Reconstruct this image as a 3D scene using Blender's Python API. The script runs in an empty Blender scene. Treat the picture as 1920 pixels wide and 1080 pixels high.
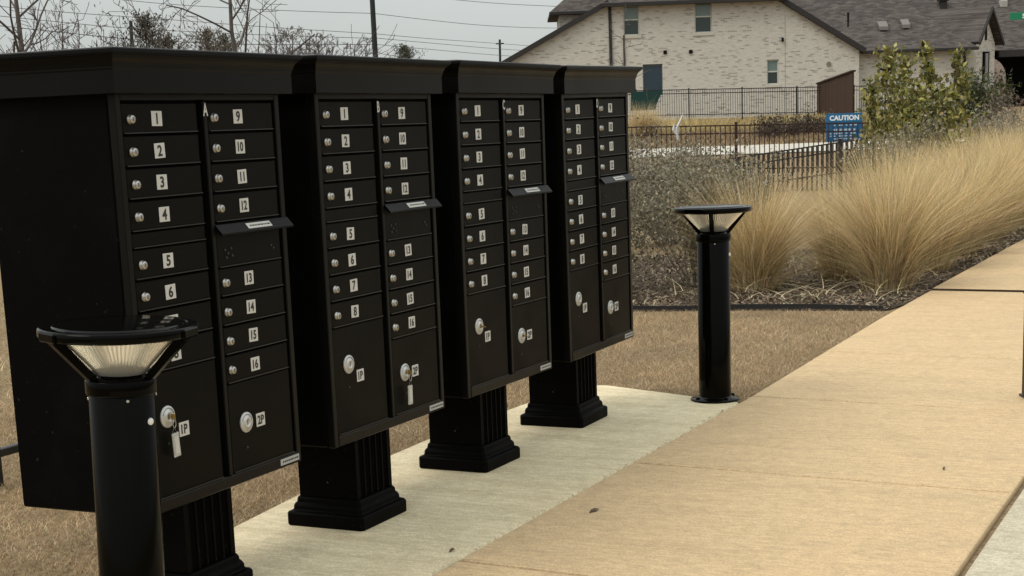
import bpy, bmesh, math, random
import numpy as np
from mathutils import Vector, Matrix
random.seed(7); RNG = np.random.default_rng(7)
SC = bpy.context.scene
COL = SC.collection

# ------------------------------------------------------------------ camera
YAW, TILT, ROLL = math.radians(25.880106), math.radians(11.374), math.radians(2.0702)
CAM = np.array([2.8227, -3.3367, 1.3998])
FPX, PPX, PPY = 2930.17, 997.455, 814.544          # focal length and axis in 1920 x 1080 pixels
FH = np.array([-math.sin(YAW), math.cos(YAW), 0.0]); RH = np.array([math.cos(YAW), math.sin(YAW), 0.0])
FW = np.array([FH[0]*math.cos(TILT), FH[1]*math.cos(TILT), -math.sin(TILT)])
_dn = np.cross(FW, RH)
RT = math.cos(ROLL)*RH + math.sin(ROLL)*_dn
DN = -math.sin(ROLL)*RH + math.cos(ROLL)*_dn
cd = bpy.data.cameras.new('camera'); cam = bpy.data.objects.new('camera', cd); COL.objects.link(cam)
cd.sensor_width = 36; cd.sensor_fit = 'HORIZONTAL'; cd.lens = FPX/1920*36
cd.shift_x = (960-PPX)/1920; cd.shift_y = (PPY-540)/1920
cd.clip_start = 0.05; cd.clip_end = 3000
m = Matrix.Identity(4)
for i in range(3):
    m[i][0] = RT[i]; m[i][1] = -DN[i]; m[i][2] = -FW[i]; m[i][3] = CAM[i]
cam.matrix_world = m
SC.camera = cam

# ------------------------------------------------------------------ sky, sun, exposure
SUN_EL, SUN_AZ = math.radians(50), math.radians(-143)     # azimuth from +Y towards +X
w = bpy.data.worlds.new('World'); SC.world = w; w.use_nodes = True
nt = w.node_tree; nt.nodes.clear()
def wn(t, **k):
    n = nt.nodes.new(t)
    for a, b in k.items(): setattr(n, a, b)
    return n
wo = wn('ShaderNodeOutputWorld'); bg = wn('ShaderNodeBackground')
sky = wn('ShaderNodeTexSky'); sky.sky_type = 'NISHITA'; sky.sun_disc = False
sky.sun_elevation = SUN_EL; sky.sun_rotation = SUN_AZ; sky.air_density = 1.0; sky.dust_density = 3.0
hs = wn('ShaderNodeHueSaturation'); hs.inputs['Saturation'].default_value = 0.35
tc = wn('ShaderNodeTexCoord'); sx = wn('ShaderNodeSeparateXYZ')
mr = wn('ShaderNodeMapRange'); mr.inputs[1].default_value = 0.0; mr.inputs[2].default_value = 1.0
mr.inputs[3].default_value = 4.25; mr.inputs[4].default_value = 14.5    # an overcast sky is about three times brighter overhead
no = wn('ShaderNodeTexNoise'); no.inputs['Scale'].default_value = 2.2; no.inputs['Detail'].default_value = 4
mp = wn('ShaderNodeMapping'); mp.inputs['Scale'].default_value = (1, 1, 3.0)
nm = wn('ShaderNodeMapRange'); nm.inputs[1].default_value = 0.3; nm.inputs[2].default_value = 0.7
nm.inputs[3].default_value = 0.93; nm.inputs[4].default_value = 1.07
mu = wn('ShaderNodeMath', operation='MULTIPLY')
cc = wn('ShaderNodeVectorMath', operation='SCALE'); cc.inputs[0].default_value = (0.945, 1.0, 0.975)
mx = wn('ShaderNodeMix', data_type='RGBA'); mx.inputs[0].default_value = 0.12
L = nt.links.new
L(tc.outputs['Generated'], sx.inputs[0]); L(sx.outputs['Z'], mr.inputs[0])
L(tc.outputs['Generated'], mp.inputs[0]); L(mp.outputs[0], no.inputs['Vector']); L(no.outputs[0], nm.inputs[0])
L(mr.outputs[0], mu.inputs[0]); L(nm.outputs[0], mu.inputs[1]); L(mu.outputs[0], cc.inputs['Scale'])
L(sky.outputs[0], hs.inputs['Color']); L(cc.outputs[0], mx.inputs[6]); L(hs.outputs[0], mx.inputs[7])
L(mx.outputs[2], bg.inputs['Color']); bg.inputs['Strength'].default_value = 0.10
L(bg.outputs[0], wo.inputs['Surface'])
sd = bpy.data.lights.new('sun', 'SUN'); sd.energy = 1.5; sd.angle = math.radians(28); sd.color = (1.0, 0.95, 0.86)
sun = bpy.data.objects.new('sun', sd); COL.objects.link(sun)
sv = Vector((math.cos(SUN_EL)*math.sin(SUN_AZ), math.cos(SUN_EL)*math.cos(SUN_AZ), math.sin(SUN_EL)))
sun.rotation_euler = sv.to_track_quat('Z', 'Y').to_euler(); sun.location = (0, 0, 20)
vs = SC.view_settings
vs.view_transform = 'Standard'; vs.look = 'None'; vs.gamma = 1; vs.exposure = 0.42; vs.use_curve_mapping = False

# ------------------------------------------------------------------ helpers
def ray(px, py): return FW + RT*(px-PPX)/FPX + DN*(py-PPY)/FPX
def onz(px, py, z=0.0):
    d = ray(px, py); return CAM + d*((z-CAM[2])/d[2])
def onD(px, py, D):                  # world point seen at a pixel, D metres ahead (horizontally)
    d = ray(px, py); return CAM + d*(D/(d@FH))
def uz(px, py, D):
    X = onD(px, py, D); return float((X-CAM)@RH), float(X[2])
def uv2w(u, v, z=0.0):
    p = CAM + RH*u + FH*v; return Vector((p[0], p[1], z))

def terr(x, y):
    x = np.asarray(x, float); y = np.asarray(y, float)
    s = (x-CAM[0])*FH[0] + (y-CAM[1])*FH[1]
    far = np.interp(s, [0, 16, 26, 33, 38, 50, 62, 90, 130], [0, 0, -.3, -.32, -.15, .33, .62, 1.15, 1.3])
    t = np.clip((-1.5-x)/4.0, 0, 1); t = t*t*(3-2*t)
    t2 = np.clip((s-60)/25, 0, 1)
    return -0.022 + far*np.maximum(t, t2)
def tz(x, y): return float(terr(x, y))

MATS = {}
def mat(name, col=(.5, .5, .5), rough=.6, spec=.5, metal=0.0, build=None, **kw):
    if name in MATS: return MATS[name]
    M = bpy.data.materials.new(name); M.use_nodes = True
    b = M.node_tree.nodes['Principled BSDF']
    b.inputs['Base Color'].default_value = (*col, 1); b.inputs['Roughness'].default_value = rough
    b.inputs['Specular IOR Level'].default_value = spec; b.inputs['Metallic'].default_value = metal
    for k, v in kw.items(): b.inputs[k].default_value = v
    if build: build(M.node_tree, b)
    MATS[name] = M
    return M
class NB:                           # small node-building helper
    def __init__(s, tree, bsdf): s.t, s.b = tree, bsdf
    def n(s, typ, **k):
        x = s.t.nodes.new(typ)
        for a, b in k.items():
            if a.startswith('i_'): x.inputs[a[2:].replace('_', ' ')].default_value = b
            else: setattr(x, a, b)
        return x
    def l(s, a, b): s.t.links.new(a, b)
    def coords(s, scale=(1, 1, 1), rot=(0, 0, 0), src='Object'):
        c = s.n('ShaderNodeTexCoord'); m_ = s.n('ShaderNodeMapping')
        m_.inputs['Scale'].default_value = scale; m_.inputs['Rotation'].default_value = rot
        s.l(c.outputs[src], m_.inputs[0]); return m_.outputs[0]
    def geo(s, scale=(1, 1, 1)):
        c = s.n('ShaderNodeNewGeometry'); m_ = s.n('ShaderNodeMapping')
        m_.inputs['Scale'].default_value = scale
        s.l(c.outputs['Position'], m_.inputs[0]); return m_.outputs[0]
    def noise(s, v, scale, detail=4, rough=.55):
        x = s.n('ShaderNodeTexNoise'); x.inputs['Scale'].default_value = scale
        x.inputs['Detail'].default_value = detail; x.inputs['Roughness'].default_value = rough
        s.l(v, x.inputs['Vector']); return x.outputs['Fac']
    def ramp(s, f, stops):
        x = s.n('ShaderNodeValToRGB'); e = x.color_ramp.elements
        while len(e) > len(stops): e.remove(e[-1])
        while len(e) < len(stops): e.new(0.5)
        for k, (p, c) in zip(e, stops):
            k.position = p; k.color = (*c, 1) if len(c) == 3 else c
        s.l(f, x.inputs[0]); return x.outputs[0]
    def mix(s, f, a, b, mode='MIX'):
        x = s.n('ShaderNodeMix', data_type='RGBA', blend_type=mode)
        for sock, val in ((0, f), (6, a), (7, b)):
            if hasattr(val, 'links'): s.l(val, x.inputs[sock])
            else: x.inputs[sock].default_value = val if sock == 0 else (*val, 1)
        return x.outputs[2]
    def math(s, op, a, b=0.0):
        x = s.n('ShaderNodeMath', operation=op)
        for i, val in enumerate((a, b)):
            if hasattr(val, 'links'): s.l(val, x.inputs[i])
            else: x.inputs[i].default_value = val
        return x.outputs[0]
    def bump(s, h, strength=.3, dist=.01):
        x = s.n('ShaderNodeBump'); x.inputs['Strength'].default_value = strength; x.inputs['Distance'].default_value = dist
        s.l(h, x.inputs['Height']); s.l(x.outputs[0], s.b.inputs['Normal'])
    def color(s, c): s.l(c, s.b.inputs['Base Color'])
    def rough(s, c): s.l(c, s.b.inputs['Roughness'])

class MB:
    def __init__(s): s.v = []; s.f = []; s.mi = []; s.sm = []
    def add(s, V, F, mi=0, smooth=False):
        o = len(s.v); s.v.extend([tuple(map(float, p)) for p in V])
        for f in F:
            s.f.append(tuple(i+o for i in f)); s.mi.append(mi); s.sm.append(smooth)
        return s
    def box(s, x0, x1, y0, y1, z0, z1, mi=0):
        V = [(x, y, z) for x in (x0, x1) for y in (y0, y1) for z in (z0, z1)]
        return s.add(V, [(0, 1, 3, 2), (4, 6, 7, 5), (0, 4, 5, 1), (2, 3, 7, 6), (0, 2, 6, 4), (1, 5, 7, 3)], mi)
    def cbox(s, x0, x1, y0, y1, z0, z1, c=.003, mi=0, seg=1):
        bm = bmesh.new(); bmesh.ops.create_cube(bm, size=1)
        for q in bm.verts:
            q.co = ((x0+x1)/2+q.co.x*(x1-x0), (y0+y1)/2+q.co.y*(y1-y0), (z0+z1)/2+q.co.z*(z1-z0))
        bmesh.ops.bevel(bm, geom=list(bm.edges), offset=c, segments=seg, profile=.5, affect='EDGES')
        bm.verts.index_update()
        s.add([q.co[:] for q in bm.verts], [[q.index for q in f.verts] for f in bm.faces], mi, seg > 1)
        bm.free(); return s
    def loft(s, loops, caps=True, mi=0, smooth=False, closed=True):
        n = len(loops[0]); V = [p for l_ in loops for p in l_]; F = []
        for k in range(len(loops)-1):
            for i in range(n if closed else n-1):
                j = (i+1) % n; F.append((k*n+i, k*n+j, (k+1)*n+j, (k+1)*n+i))
        s.add(V, F, mi, smooth)
        if caps:
            s.add(loops[0], [tuple(range(n))[::-1]], mi); s.add(loops[-1], [tuple(range(n))], mi)
        return s
    def lathe(s, prof, n=32, c=(0, 0, 0), mi=0, smooth=True, caps=True, axis='z'):
        loops = []
        for r, z in prof:
            L_ = []
            for i in range(n):
                a = 2*math.pi*i/n; p = (r*math.cos(a), r*math.sin(a), z)
                if axis == 'x': p = (z, p[0], p[1])
                L_.append((c[0]+p[0], c[1]+p[1], c[2]+p[2]))
            loops.append(L_)
        return s.loft(loops, caps, mi, smooth)
    def tube(s, pts, rad, n=6, mi=0, smooth=True, caps=True):
        pts = [Vector(p) for p in pts]; loops = []
        rad = rad if hasattr(rad, '__len__') else [rad]*len(pts)
        ref = None
        for i, p in enumerate(pts):
            t = (pts[min(i+1, len(pts)-1)]-pts[max(i-1, 0)]).normalized()
            if ref is None: ref = Vector((0, 0, 1)) if abs(t.z) < .9 else Vector((1, 0, 0))
            a = t.cross(ref).normalized(); b = t.cross(a).normalized()
            loops.append([p+(a*math.cos(2*math.pi*k/n)+b*math.sin(2*math.pi*k/n))*rad[i] for k in range(n)])
        return s.loft(loops, caps, mi, smooth)
    def mesh(s, name, mats):
        me = bpy.data.meshes.new(name); me.from_pydata(s.v, [], s.f)
        for M in (mats if isinstance(mats, (list, tuple)) else [mats]): me.materials.append(M)
        me.polygons.foreach_set('material_index', s.mi); me.polygons.foreach_set('use_smooth', s.sm)
        bm = bmesh.new(); bm.from_mesh(me); bmesh.ops.recalc_face_normals(bm, faces=bm.faces); bm.to_mesh(me); bm.free()
        return me
def npmesh(name, V, F, material, cols=None, smooth=False):
    V = np.asarray(V, np.float32); F = np.asarray(F, np.int32)
    me = bpy.data.meshes.new(name); me.vertices.add(len(V)); me.vertices.foreach_set('co', V.ravel())
    k = F.shape[1]; me.loops.add(F.size); me.loops.foreach_set('vertex_index', F.ravel())
    me.polygons.add(len(F)); me.polygons.foreach_set('loop_start', np.arange(0, F.size, k, dtype=np.int32))
    me.polygons.foreach_set('loop_total', np.full(len(F), k, np.int32))
    me.update(calc_edges=True)
    if cols is not None:
        a = me.color_attributes.new('tint', 'FLOAT_COLOR', 'POINT')
        a.data.foreach_set('color', np.hstack([cols, np.ones((len(cols), 1))]).astype(np.float32).ravel())
    me.materials.append(material); me.validate()
    if smooth: me.polygons.foreach_set('use_smooth', np.ones(len(me.polygons), bool))
    return me
def obj(name, me, parent=None, loc=None, rz=None):
    o = bpy.data.objects.new(name, me); COL.objects.link(o)
    if parent is not None: o.parent = parent
    if loc is not None: o.location = loc
    if rz is not None: o.rotation_euler = (0, 0, rz)
    return o
def tag(o, label, cat, group=None, kind=None):
    o['label'] = label
    if cat: o['category'] = cat
    if group: o['group'] = group
    if kind: o['kind'] = kind
    return o
def thing(name, label, cat, loc=(0, 0, 0), rz=0, group=None):
    o = bpy.data.objects.new(name, None); COL.objects.link(o); o.empty_display_size = .1
    o.location = loc; o.rotation_euler = (0, 0, rz)
    return tag(o, label, cat, group)
def struct(o): o['kind'] = 'structure'; return o
_dg = None
def text_geo(txt, size, bold=0.0, spacing=1.0):
    cu = bpy.data.curves.new('txt', 'FONT'); cu.body = txt; cu.size = size; cu.align_x = 'CENTER'; cu.align_y = 'CENTER'
    cu.offset = bold; cu.resolution_u = 3; cu.space_character = spacing
    o = bpy.data.objects.new('txt', cu); COL.objects.link(o)
    bpy.context.view_layer.update(); dg = bpy.context.evaluated_depsgraph_get()
    me = bpy.data.meshes.new_from_object(o.evaluated_get(dg))
    V = [v.co[:] for v in me.vertices]; F = [tuple(p.vertices) for p in me.polygons]
    bpy.data.objects.remove(o); bpy.data.curves.remove(cu); bpy.data.meshes.remove(me)
    if V:                                   # centre exactly
        a = np.array(V); c = (a.max(0)+a.min(0))/2; V = [tuple(p) for p in a-c]
    return V, F

# ------------------------------------------------------------------ materials
def _black(bumpiness, lo, hi, tint=(1, 1, 1)):
    def f(t, b):
        n = NB(t, b); v = n.coords()
        fine = n.noise(v, 420, 2, .6); big = n.noise(v, 5, 4)
        n.bump(fine, bumpiness, .002)
        n.rough(n.ramp(big, [(.3, (lo,)*3), (.7, (hi,)*3)]))
    return f
def _dusty(t, b):
    _black(.45, .40, .55)(t, b); n = NB(t, b); v = n.coords()
    d = n.noise(v, 62, 2, .5); k = n.noise(v, 3.0, 4, .6)
    c = n.mix(n.ramp(d, [(.69, (0,)*3), (.74, (1,)*3)]), (.0015, .0014, .0013), (.014, .014, .013))
    n.color(n.mix(n.ramp(k, [(.52, (0,)*3), (.80, (.5,)*3)]), c, (.006, .0055, .005)))
M_cab = mat('black_powder_coat', (.0015, .0014, .0013), spec=.03, build=_dusty)
M_door = mat('black_door_enamel', (.0028, .0024, .0018), spec=.06, build=_black(.2, .36, .50))
M_trim = mat('black_trim_enamel', (.0026, .0024, .002), spec=.09, build=_black(.15, .28, .40))
M_lip = mat('lip_highlight_black', (.010, .0095, .0085), .34, .40)  # lighter black: the sky highlight along the door lips is painted into the colour
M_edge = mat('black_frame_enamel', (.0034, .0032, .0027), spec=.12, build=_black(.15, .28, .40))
M_recess = mat('black_recess', (.004, .004, .004), .7, .2)
M_boll = mat('black_gloss_post', (.0014, .0013, .0009), spec=.065, build=_black(.02, .07, .14))
M_chrome = mat('lock_steel', (.42, .405, .375), .36, .5, .9)
M_ringw = mat('silver_lock_plate', (.50, .49, .465), .38, .5, .35)
M_brass = mat('brass_key', (.42, .30, .13), .35, .5, .9)
M_plate = mat('off_white_label', (.50, .485, .45), .45, .4)
M_ink = mat('black_ink', (.02, .02, .02), .5, .3)
M_slot = mat('dark_slot', (.03, .03, .028), .5, .3)
M_fob = mat('clear_plastic_fob', (.60, .59, .55), .18, .5, **{'Transmission Weight': .35, 'IOR': 1.45})
M_white = mat('white_plastic', (.72, .72, .70), .4)
M_greytag = mat('grey_sticker', (.34, .34, .33), .5)
def _lens(t, b):
    n = NB(t, b); b.inputs['Transmission Weight'].default_value = .55
M_lens = mat('ribbed_acrylic', (.52, .525, .51), .22, .5, build=_lens, IOR=1.35)
M_refl = mat('lamp_reflector', (.34, .345, .35), .35, .5, .2)

def _concrete(base, dark, warm, streak, period):
    def f(t, b):
        n = NB(t, b); g = n.geo()
        broom = n.noise(n.geo((5.0, 150, 1)), 1.0, 3, .7)        # broom lines run across the walk
        broom2 = n.noise(n.geo((1.2, 8.5, 1)), 1.0, 6, .7)
        blot = n.noise(g, 1.1, 5, .6); blot2 = n.noise(g, 4.2, 6, .7)
        sand = n.noise(n.geo((1, 1.6, 1)), 110, 4, .8); mid = n.noise(n.geo((1, 1.7, 1)), 21, 6, .75); pit = n.noise(g, 70, 2, .5)
        c = n.mix(n.ramp(blot, [(.35, (0,)*3), (.65, (1,)*3)]), base, warm)
        c = n.mix(n.ramp(broom2, [(.44, (0,)*3), (.72, (streak,)*3)]), c, dark)
        c = n.mix(n.ramp(blot2, [(.50, (0,)*3), (.74, (.60,)*3)]), c, dark)
        c = n.mix(.75, c, n.ramp(sand, [(.30, (.50,)*3), (.70, (1.5,)*3)]), 'MULTIPLY')
        c = n.mix(.60, c, n.ramp(mid, [(.30, (.68,)*3), (.70, (1.32,)*3)]), 'MULTIPLY')
        c = n.mix(.35, c, n.ramp(broom, [(.3, (.55,)*3), (.7, (1.4,)*3)]), 'MULTIPLY')
        c = n.mix(n.ramp(pit, [(.70, (0,)*3), (.76, (.6,)*3)]), c, (.12, .09, .06))
        n.color(c)
        h = n.math('ADD', n.math('MULTIPLY', broom, .8), n.math('MULTIPLY', sand, .6))
        n.bump(h, .55, .004)
    return f
M_walk = mat('tan_broomed_concrete', (.4, .3, .2), .85, .25, build=_concrete((.475, .342, .198), (.365, .262, .150), (.50, .358, .206), .45, 1))
M_pad = mat('pale_broomed_concrete', (.4, .38, .3), .82, .25, build=_concrete((.625, .525, .345), (.42, .33, .20), (.635, .545, .375), .65, 1))
M_pave = mat('grey_white_concrete', (.4, .38, .33), .85, .25, build=_concrete((.43, .375, .275), (.32, .275, .20), (.45, .395, .295), .5, 1))
M_jointfill = mat('joint_dirt', (.05, .037, .024), .95, .1)
def _lawn(t, b):
    n = NB(t, b); g = n.geo()
    f1 = n.noise(g, 38, 6, .7); f2 = n.noise(g, 1.4, 5, .6); f3 = n.noise(g, .12, 4, .6)
    c = n.ramp(f1, [(.28, (.075, .054, .034)), (.5, (.20, .145, .085)), (.72, (.35, .26, .16))])
    c = n.mix(n.ramp(f2, [(.4, (0,)*3), (.72, (.55,)*3)]), c, (.235, .15, .07))
    c = n.mix(n.ramp(f3, [(.5, (0,)*3), (.75, (.35,)*3)]), c, (.15, .13, .055))
    n.color(c); n.bump(f1, .8, .02)
M_lawn = mat('dormant_lawn_soil', (.2, .15, .08), .95, .1, build=_lawn)
def _mulch(t, b):
    n = NB(t, b); g = n.geo()
    f1 = n.noise(n.geo((1, 1, 1)), 55, 6, .75); f2 = n.noise(g, 6, 4, .6)
    c = n.ramp(f1, [(.3, (.025, .018, .012)), (.52, (.085, .062, .042)), (.75, (.20, .155, .11))])
    c = n.mix(n.ramp(f2, [(.45, (0,)*3), (.7, (.5,)*3)]), c, (.10, .08, .06)); n.color(c); n.bump(f1, .9, .03)
M_mulch = mat('hardwood_mulch', (.1, .07, .05), .95, .1, build=_mulch)
def _tint(transl):
    def f(t, b):
        n = NB(t, b); a = n.n('ShaderNodeAttribute', attribute_name='tint')
        n.color(a.outputs['Color'])
        if transl:
            out = t.nodes['Material Output']; tr = n.n('ShaderNodeBsdfTranslucent'); ms = n.n('ShaderNodeMixShader')
            ms.inputs[0].default_value = transl
            n.l(a.outputs['Color'], tr.inputs['Color']); n.l(b.outputs[0], ms.inputs[1]); n.l(tr.outputs[0], ms.inputs[2])
            n.l(ms.outputs[0], out.inputs['Surface'])
    return f
M_blade = mat('dry_grass_blade', rough=.7, spec=.2, build=_tint(.3))
M_chip = mat('mulch_chip', rough=.9, spec=.1, build=_tint(0))
M_leaf = mat('shrub_leaf', rough=.5, spec=.35, build=_tint(.22))
def _bark(c1, c2):
    def f(t, b):
        n = NB(t, b); v = n.geo((1, 1, .3)); h = n.noise(v, 25, 5, .7)
        n.color(n.ramp(h, [(.3, c1), (.7, c2)])); n.bump(h, .5, .02)
    return f
M_bark = mat('grey_brown_bark', rough=.9, spec=.1, build=_bark((.055, .045, .04), (.13, .11, .10)))
M_twig = mat('shrub_twig', rough=.9, spec=.1, build=_bark((.10, .078, .058), (.21, .17, .13)))
M_iron = mat('black_iron_paint', (.012, .011, .011), .45, .4)
M_rust = mat('dark_red_iron_paint', (.030, .012, .009), .55, .3)
def _brick(c1, c2, c3, mortar):
    def f(t, b):
        n = NB(t, b); c = n.n('ShaderNodeTexCoord'); s_ = n.n('ShaderNodeSeparateXYZ'); k = n.n('ShaderNodeCombineXYZ')
        n.l(c.outputs['Object'], s_.inputs[0])
        n.l(n.math('ADD', s_.outputs['X'], s_.outputs['Y']), k.inputs['X']); n.l(s_.outputs['Z'], k.inputs['Y'])
        br = n.n('ShaderNodeTexBrick'); n.l(k.outputs[0], br.inputs['Vector'])
        br.inputs['Scale'].default_value = 1; br.inputs['Brick Width'].default_value = .27; br.inputs['Row Height'].default_value = .088
        br.inputs['Mortar Size'].default_value = .010; br.inputs['Mortar Smooth'].default_value = .3
        br.inputs['Color1'].default_value = (0, 0, 0, 1); br.inputs['Color2'].default_value = (1, 1, 1, 1); br.inputs['Mortar'].default_value = (.5, .5, .5, 1)
        br.inputs['Bias'].default_value = 0.0
        per = n.ramp(br.outputs['Color'], [(.0, c3), (.10, c3), (.16, c1), (.7, c2), (1, c1)])
        st = n.noise(n.coords((3.2, 3.2, 11)), 1.0, 4, .65); bl = n.noise(n.coords(), .35, 4, .6)
        per = n.mix(n.ramp(st, [(.50, (0,)*3), (.70, (.8,)*3)]), per, c3)
        per = n.mix(n.ramp(bl, [(.4, (0,)*3), (.7, (.30,)*3)]), per, (c2[0]*.85, c2[1]*.86, c2[2]*.84))
        n.color(n.mix(br.outputs['Fac'], per, mortar))
        n.bump(n.math('SUBTRACT', 1.0, br.outputs['Fac']), .6, .015)
    return f
M_brick = mat('whitewashed_brick', rough=.9, spec=.15, build=_brick((.49, .455, .405), (.54, .51, .46), (.30, .272, .235), (.51, .48, .43)))
M_brick2 = mat('pink_brick', rough=.9, spec=.15, build=_brick((.36, .25, .21), (.43, .34, .29), (.26, .17, .14), (.42, .37, .33)))
def _shingle(t, b):
    n = NB(t, b); c = n.n('ShaderNodeTexCoord'); br = n.n('ShaderNodeTexBrick'); n.l(c.outputs['UV'], br.inputs['Vector'])
    v = n.coords(); s_ = n.n('ShaderNodeSeparateXYZ'); k = n.n('ShaderNodeCombineXYZ'); n.l(c.outputs['Object'], s_.inputs[0])
    n.l(n.math('ADD', s_.outputs['X'], n.math('MULTIPLY', s_.outputs['Y'], .13)), k.inputs['X']); n.l(s_.outputs['Z'], k.inputs['Y'])
    n.l(k.outputs[0], br.inputs['Vector'])
    br.inputs['Scale'].default_value = 1; br.inputs['Brick Width'].default_value = .34; br.inputs['Row Height'].default_value = .085
    br.inputs['Mortar Size'].default_value = .012
    br.inputs['Color1'].default_value = (.046, .040, .037, 1); br.inputs['Color2'].default_value = (.102, .088, .081, 1); br.inputs['Mortar'].default_value = (.06, .05, .046, 1)
    f = n.noise(v, 1.2, 5, .65)
    n.color(n.mix(.5, br.outputs['Color'], n.ramp(f, [(.3, (.6,)*3), (.7, (1.35,)*3)]), 'MULTIPLY'))
    n.bump(n.noise(v, 14, 4), .5, .03)
M_shingle = mat('weathered_shingle', rough=.95, spec=.1, build=_shingle)
M_fascia = mat('dark_brown_fascia', (.022, .019, .018), .6, .3)
M_frame = mat('almond_window_frame', (.46, .45, .40), .5, .3)
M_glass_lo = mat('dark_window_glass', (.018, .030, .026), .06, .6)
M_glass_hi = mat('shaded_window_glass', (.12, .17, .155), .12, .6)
M_glass_bl = mat('blue_window_glass', (.012, .028, .042), .08, .6)
M_stone = mat('cast_stone_sill', (.45, .42, .36), .85, .2)
def _wood(t, b):
    n = NB(t, b); v = n.coords((6, 6, .7)); h = n.noise(v, 3, 5, .7)
    n.color(n.ramp(h, [(.3, (.020, .0085, .0045)), (.7, (.050, .022, .011))])); n.bump(h, .4, .01)
M_wood = mat('brown_stained_cedar', rough=.75, spec=.2, build=_wood)
M_signblue = mat('sign_blue', (.008, .085, .20), .45, .4)
M_signband = mat('sign_band_blue', (.010, .12, .26), .45, .4)
M_signwhite = mat('sign_white', (.75, .77, .78), .5, .3)
M_signgreen = mat('street_sign_green', (.004, .16, .075), .4, .4)
M_mesh = mat('green_screen_fabric', (.012, .040, .036), .8, .2)
M_pole = mat('dark_steel_pole', (.016, .018, .018), .6, .3)
M_wire = mat('power_cable', (.10, .105, .105), .7, .2)
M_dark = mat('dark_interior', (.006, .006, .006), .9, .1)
M_edging = mat('black_plastic_edging', (.012, .011, .011), .55, .3)
M_path = mat('pale_far_concrete', (.42, .385, .33), .9, .2)
M_plasticw = mat('white_torn_plastic', (.46, .46, .45), .5, .3)

# ------------------------------------------------------------------ ground, walks, lawn
xs = np.unique(np.concatenate([np.linspace(-12, 12, 61), np.linspace(-60, 60, 61), np.linspace(-600, 600, 41)]))
ys = np.unique(np.concatenate([np.linspace(-10, 22, 81), np.linspace(-30, 130, 81), np.linspace(-400, 900, 41)]))
X, Y = np.meshgrid(xs, ys, indexing='ij'); Z = terr(X, Y) - 0.0
ny = len(ys); I = np.arange(len(xs)-1)[:, None]*ny + np.arange(ny-1)[None, :]
F = np.stack([I, I+ny, I+ny+1, I+1], -1).reshape(-1, 4)
ground = obj('ground', npmesh('ground', np.stack([X, Y, Z], -1).reshape(-1, 3), F, M_lawn, smooth=True)); struct(ground)

WX0, WX1 = 0.443, 1.972            # the tan walk
def wedge(y): return float(np.interp(y, [4.11, 7.4], [WX0, .372]))
def slab(x0, x1, y0, y1, z, M, name, parent, skew=0.0, c=.008, th=.12, x0b=None):
    mb = MB(); bm = bmesh.new(); bmesh.ops.create_cube(bm, size=1)
    for q in bm.verts:
        xx = (x0 if (q.co.y < 0 or x0b is None) else x0b) if q.co.x < 0 else x1; yy = (y0 if q.co.y < 0 else y1) + skew*(xx-x0)
        q.co = (xx, yy, z if q.co.z > 0 else z-th)
    top = [e for e in bm.edges if all(v.co.z > z-.01 for v in e.verts)]
    bmesh.ops.bevel(bm, geom=top, offset=c, segments=2, profile=.5, affect='EDGES')
    bm.verts.index_update()
    mb.add([q.co[:] for q in bm.verts], [[q.index for q in f.verts] for f in bm.faces]); bm.free()
    return obj(name, mb.mesh(name, M), parent)
walk = obj('sidewalk', MB().box(WX0+.01, WX1-.01, -6.4, 60, -.20, -.022).mesh('sidewalk_bed', M_jointfill)); struct(walk)
joints = [-6.4, -3.55, -2.05, -.53, .985, 2.515, 4.11, 5.65, 7.22, 8.87, 10.4, 11.9, 13.4, 14.9, 16.4, 17.9, 19.4, 22, 25, 28, 32, 36, 42, 50, 60]
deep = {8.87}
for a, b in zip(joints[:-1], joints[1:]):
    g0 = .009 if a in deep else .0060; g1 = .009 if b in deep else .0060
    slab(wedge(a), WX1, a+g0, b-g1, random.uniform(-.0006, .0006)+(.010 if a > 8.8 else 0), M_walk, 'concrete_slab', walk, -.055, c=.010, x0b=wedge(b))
obj('joint_shade_strip', MB().add([(.37, 8.862, -.1), (1.97, 8.774, -.1), (1.97, 8.790, -.1), (.37, 8.878, -.1), (.37, 8.862, .0125), (1.97, 8.774, .0125), (1.97, 8.790, .0125), (.37, 8.878, .0125)], [(0, 1, 5, 4), (1, 2, 6, 5), (2, 3, 7, 6), (3, 0, 4, 7), (4, 5, 6, 7), (3, 2, 1, 0)]).mesh('joint_shade_strip', mat('joint_shade_black', (.030, .022, .015), .9, .1)), walk)  # dark strip added to stand in for the shaded face of the slab step
pave = obj('pavement', MB().box(WX1+.03, 4.6, -6.4, 60, -.20, -.024).mesh('pavement_bed', M_jointfill)); struct(pave)
pj = [-6.4, -3.4, -.4, 2.6, 5.6, 8.6, 11.6, 14.6, 20, 30, 45, 60]
for a, b in zip(pj[:-1], pj[1:]): slab(WX1+.022, 4.6, a+.003, b-.003, -.006, M_pave, 'concrete_slab', pave, 0, c=.010)
# the pad under the mailboxes
pd = MB()
outline = [(-.52, -2.6), (.437, -2.6), (.437, 3.93), (-.40, 4.235), (-.47, 4.22), (-.58, 3.75), (-.635, 2.85), (-.60, 1.62), (-.53, 1.0), (-.52, .0)]
ins = [(x + (.006 if x < 0 else -.006), y + (.006 if y < 0 else -.006)) for x, y in outline]
pd.loft([[(x, y, -.13) for x, y in outline], [(x, y, -.008) for x, y in outline], [(x, y, 0.0) for x, y in ins]])
pad = obj('concrete_pad', pd.mesh('concrete_pad', M_pad)); struct(pad)
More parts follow.
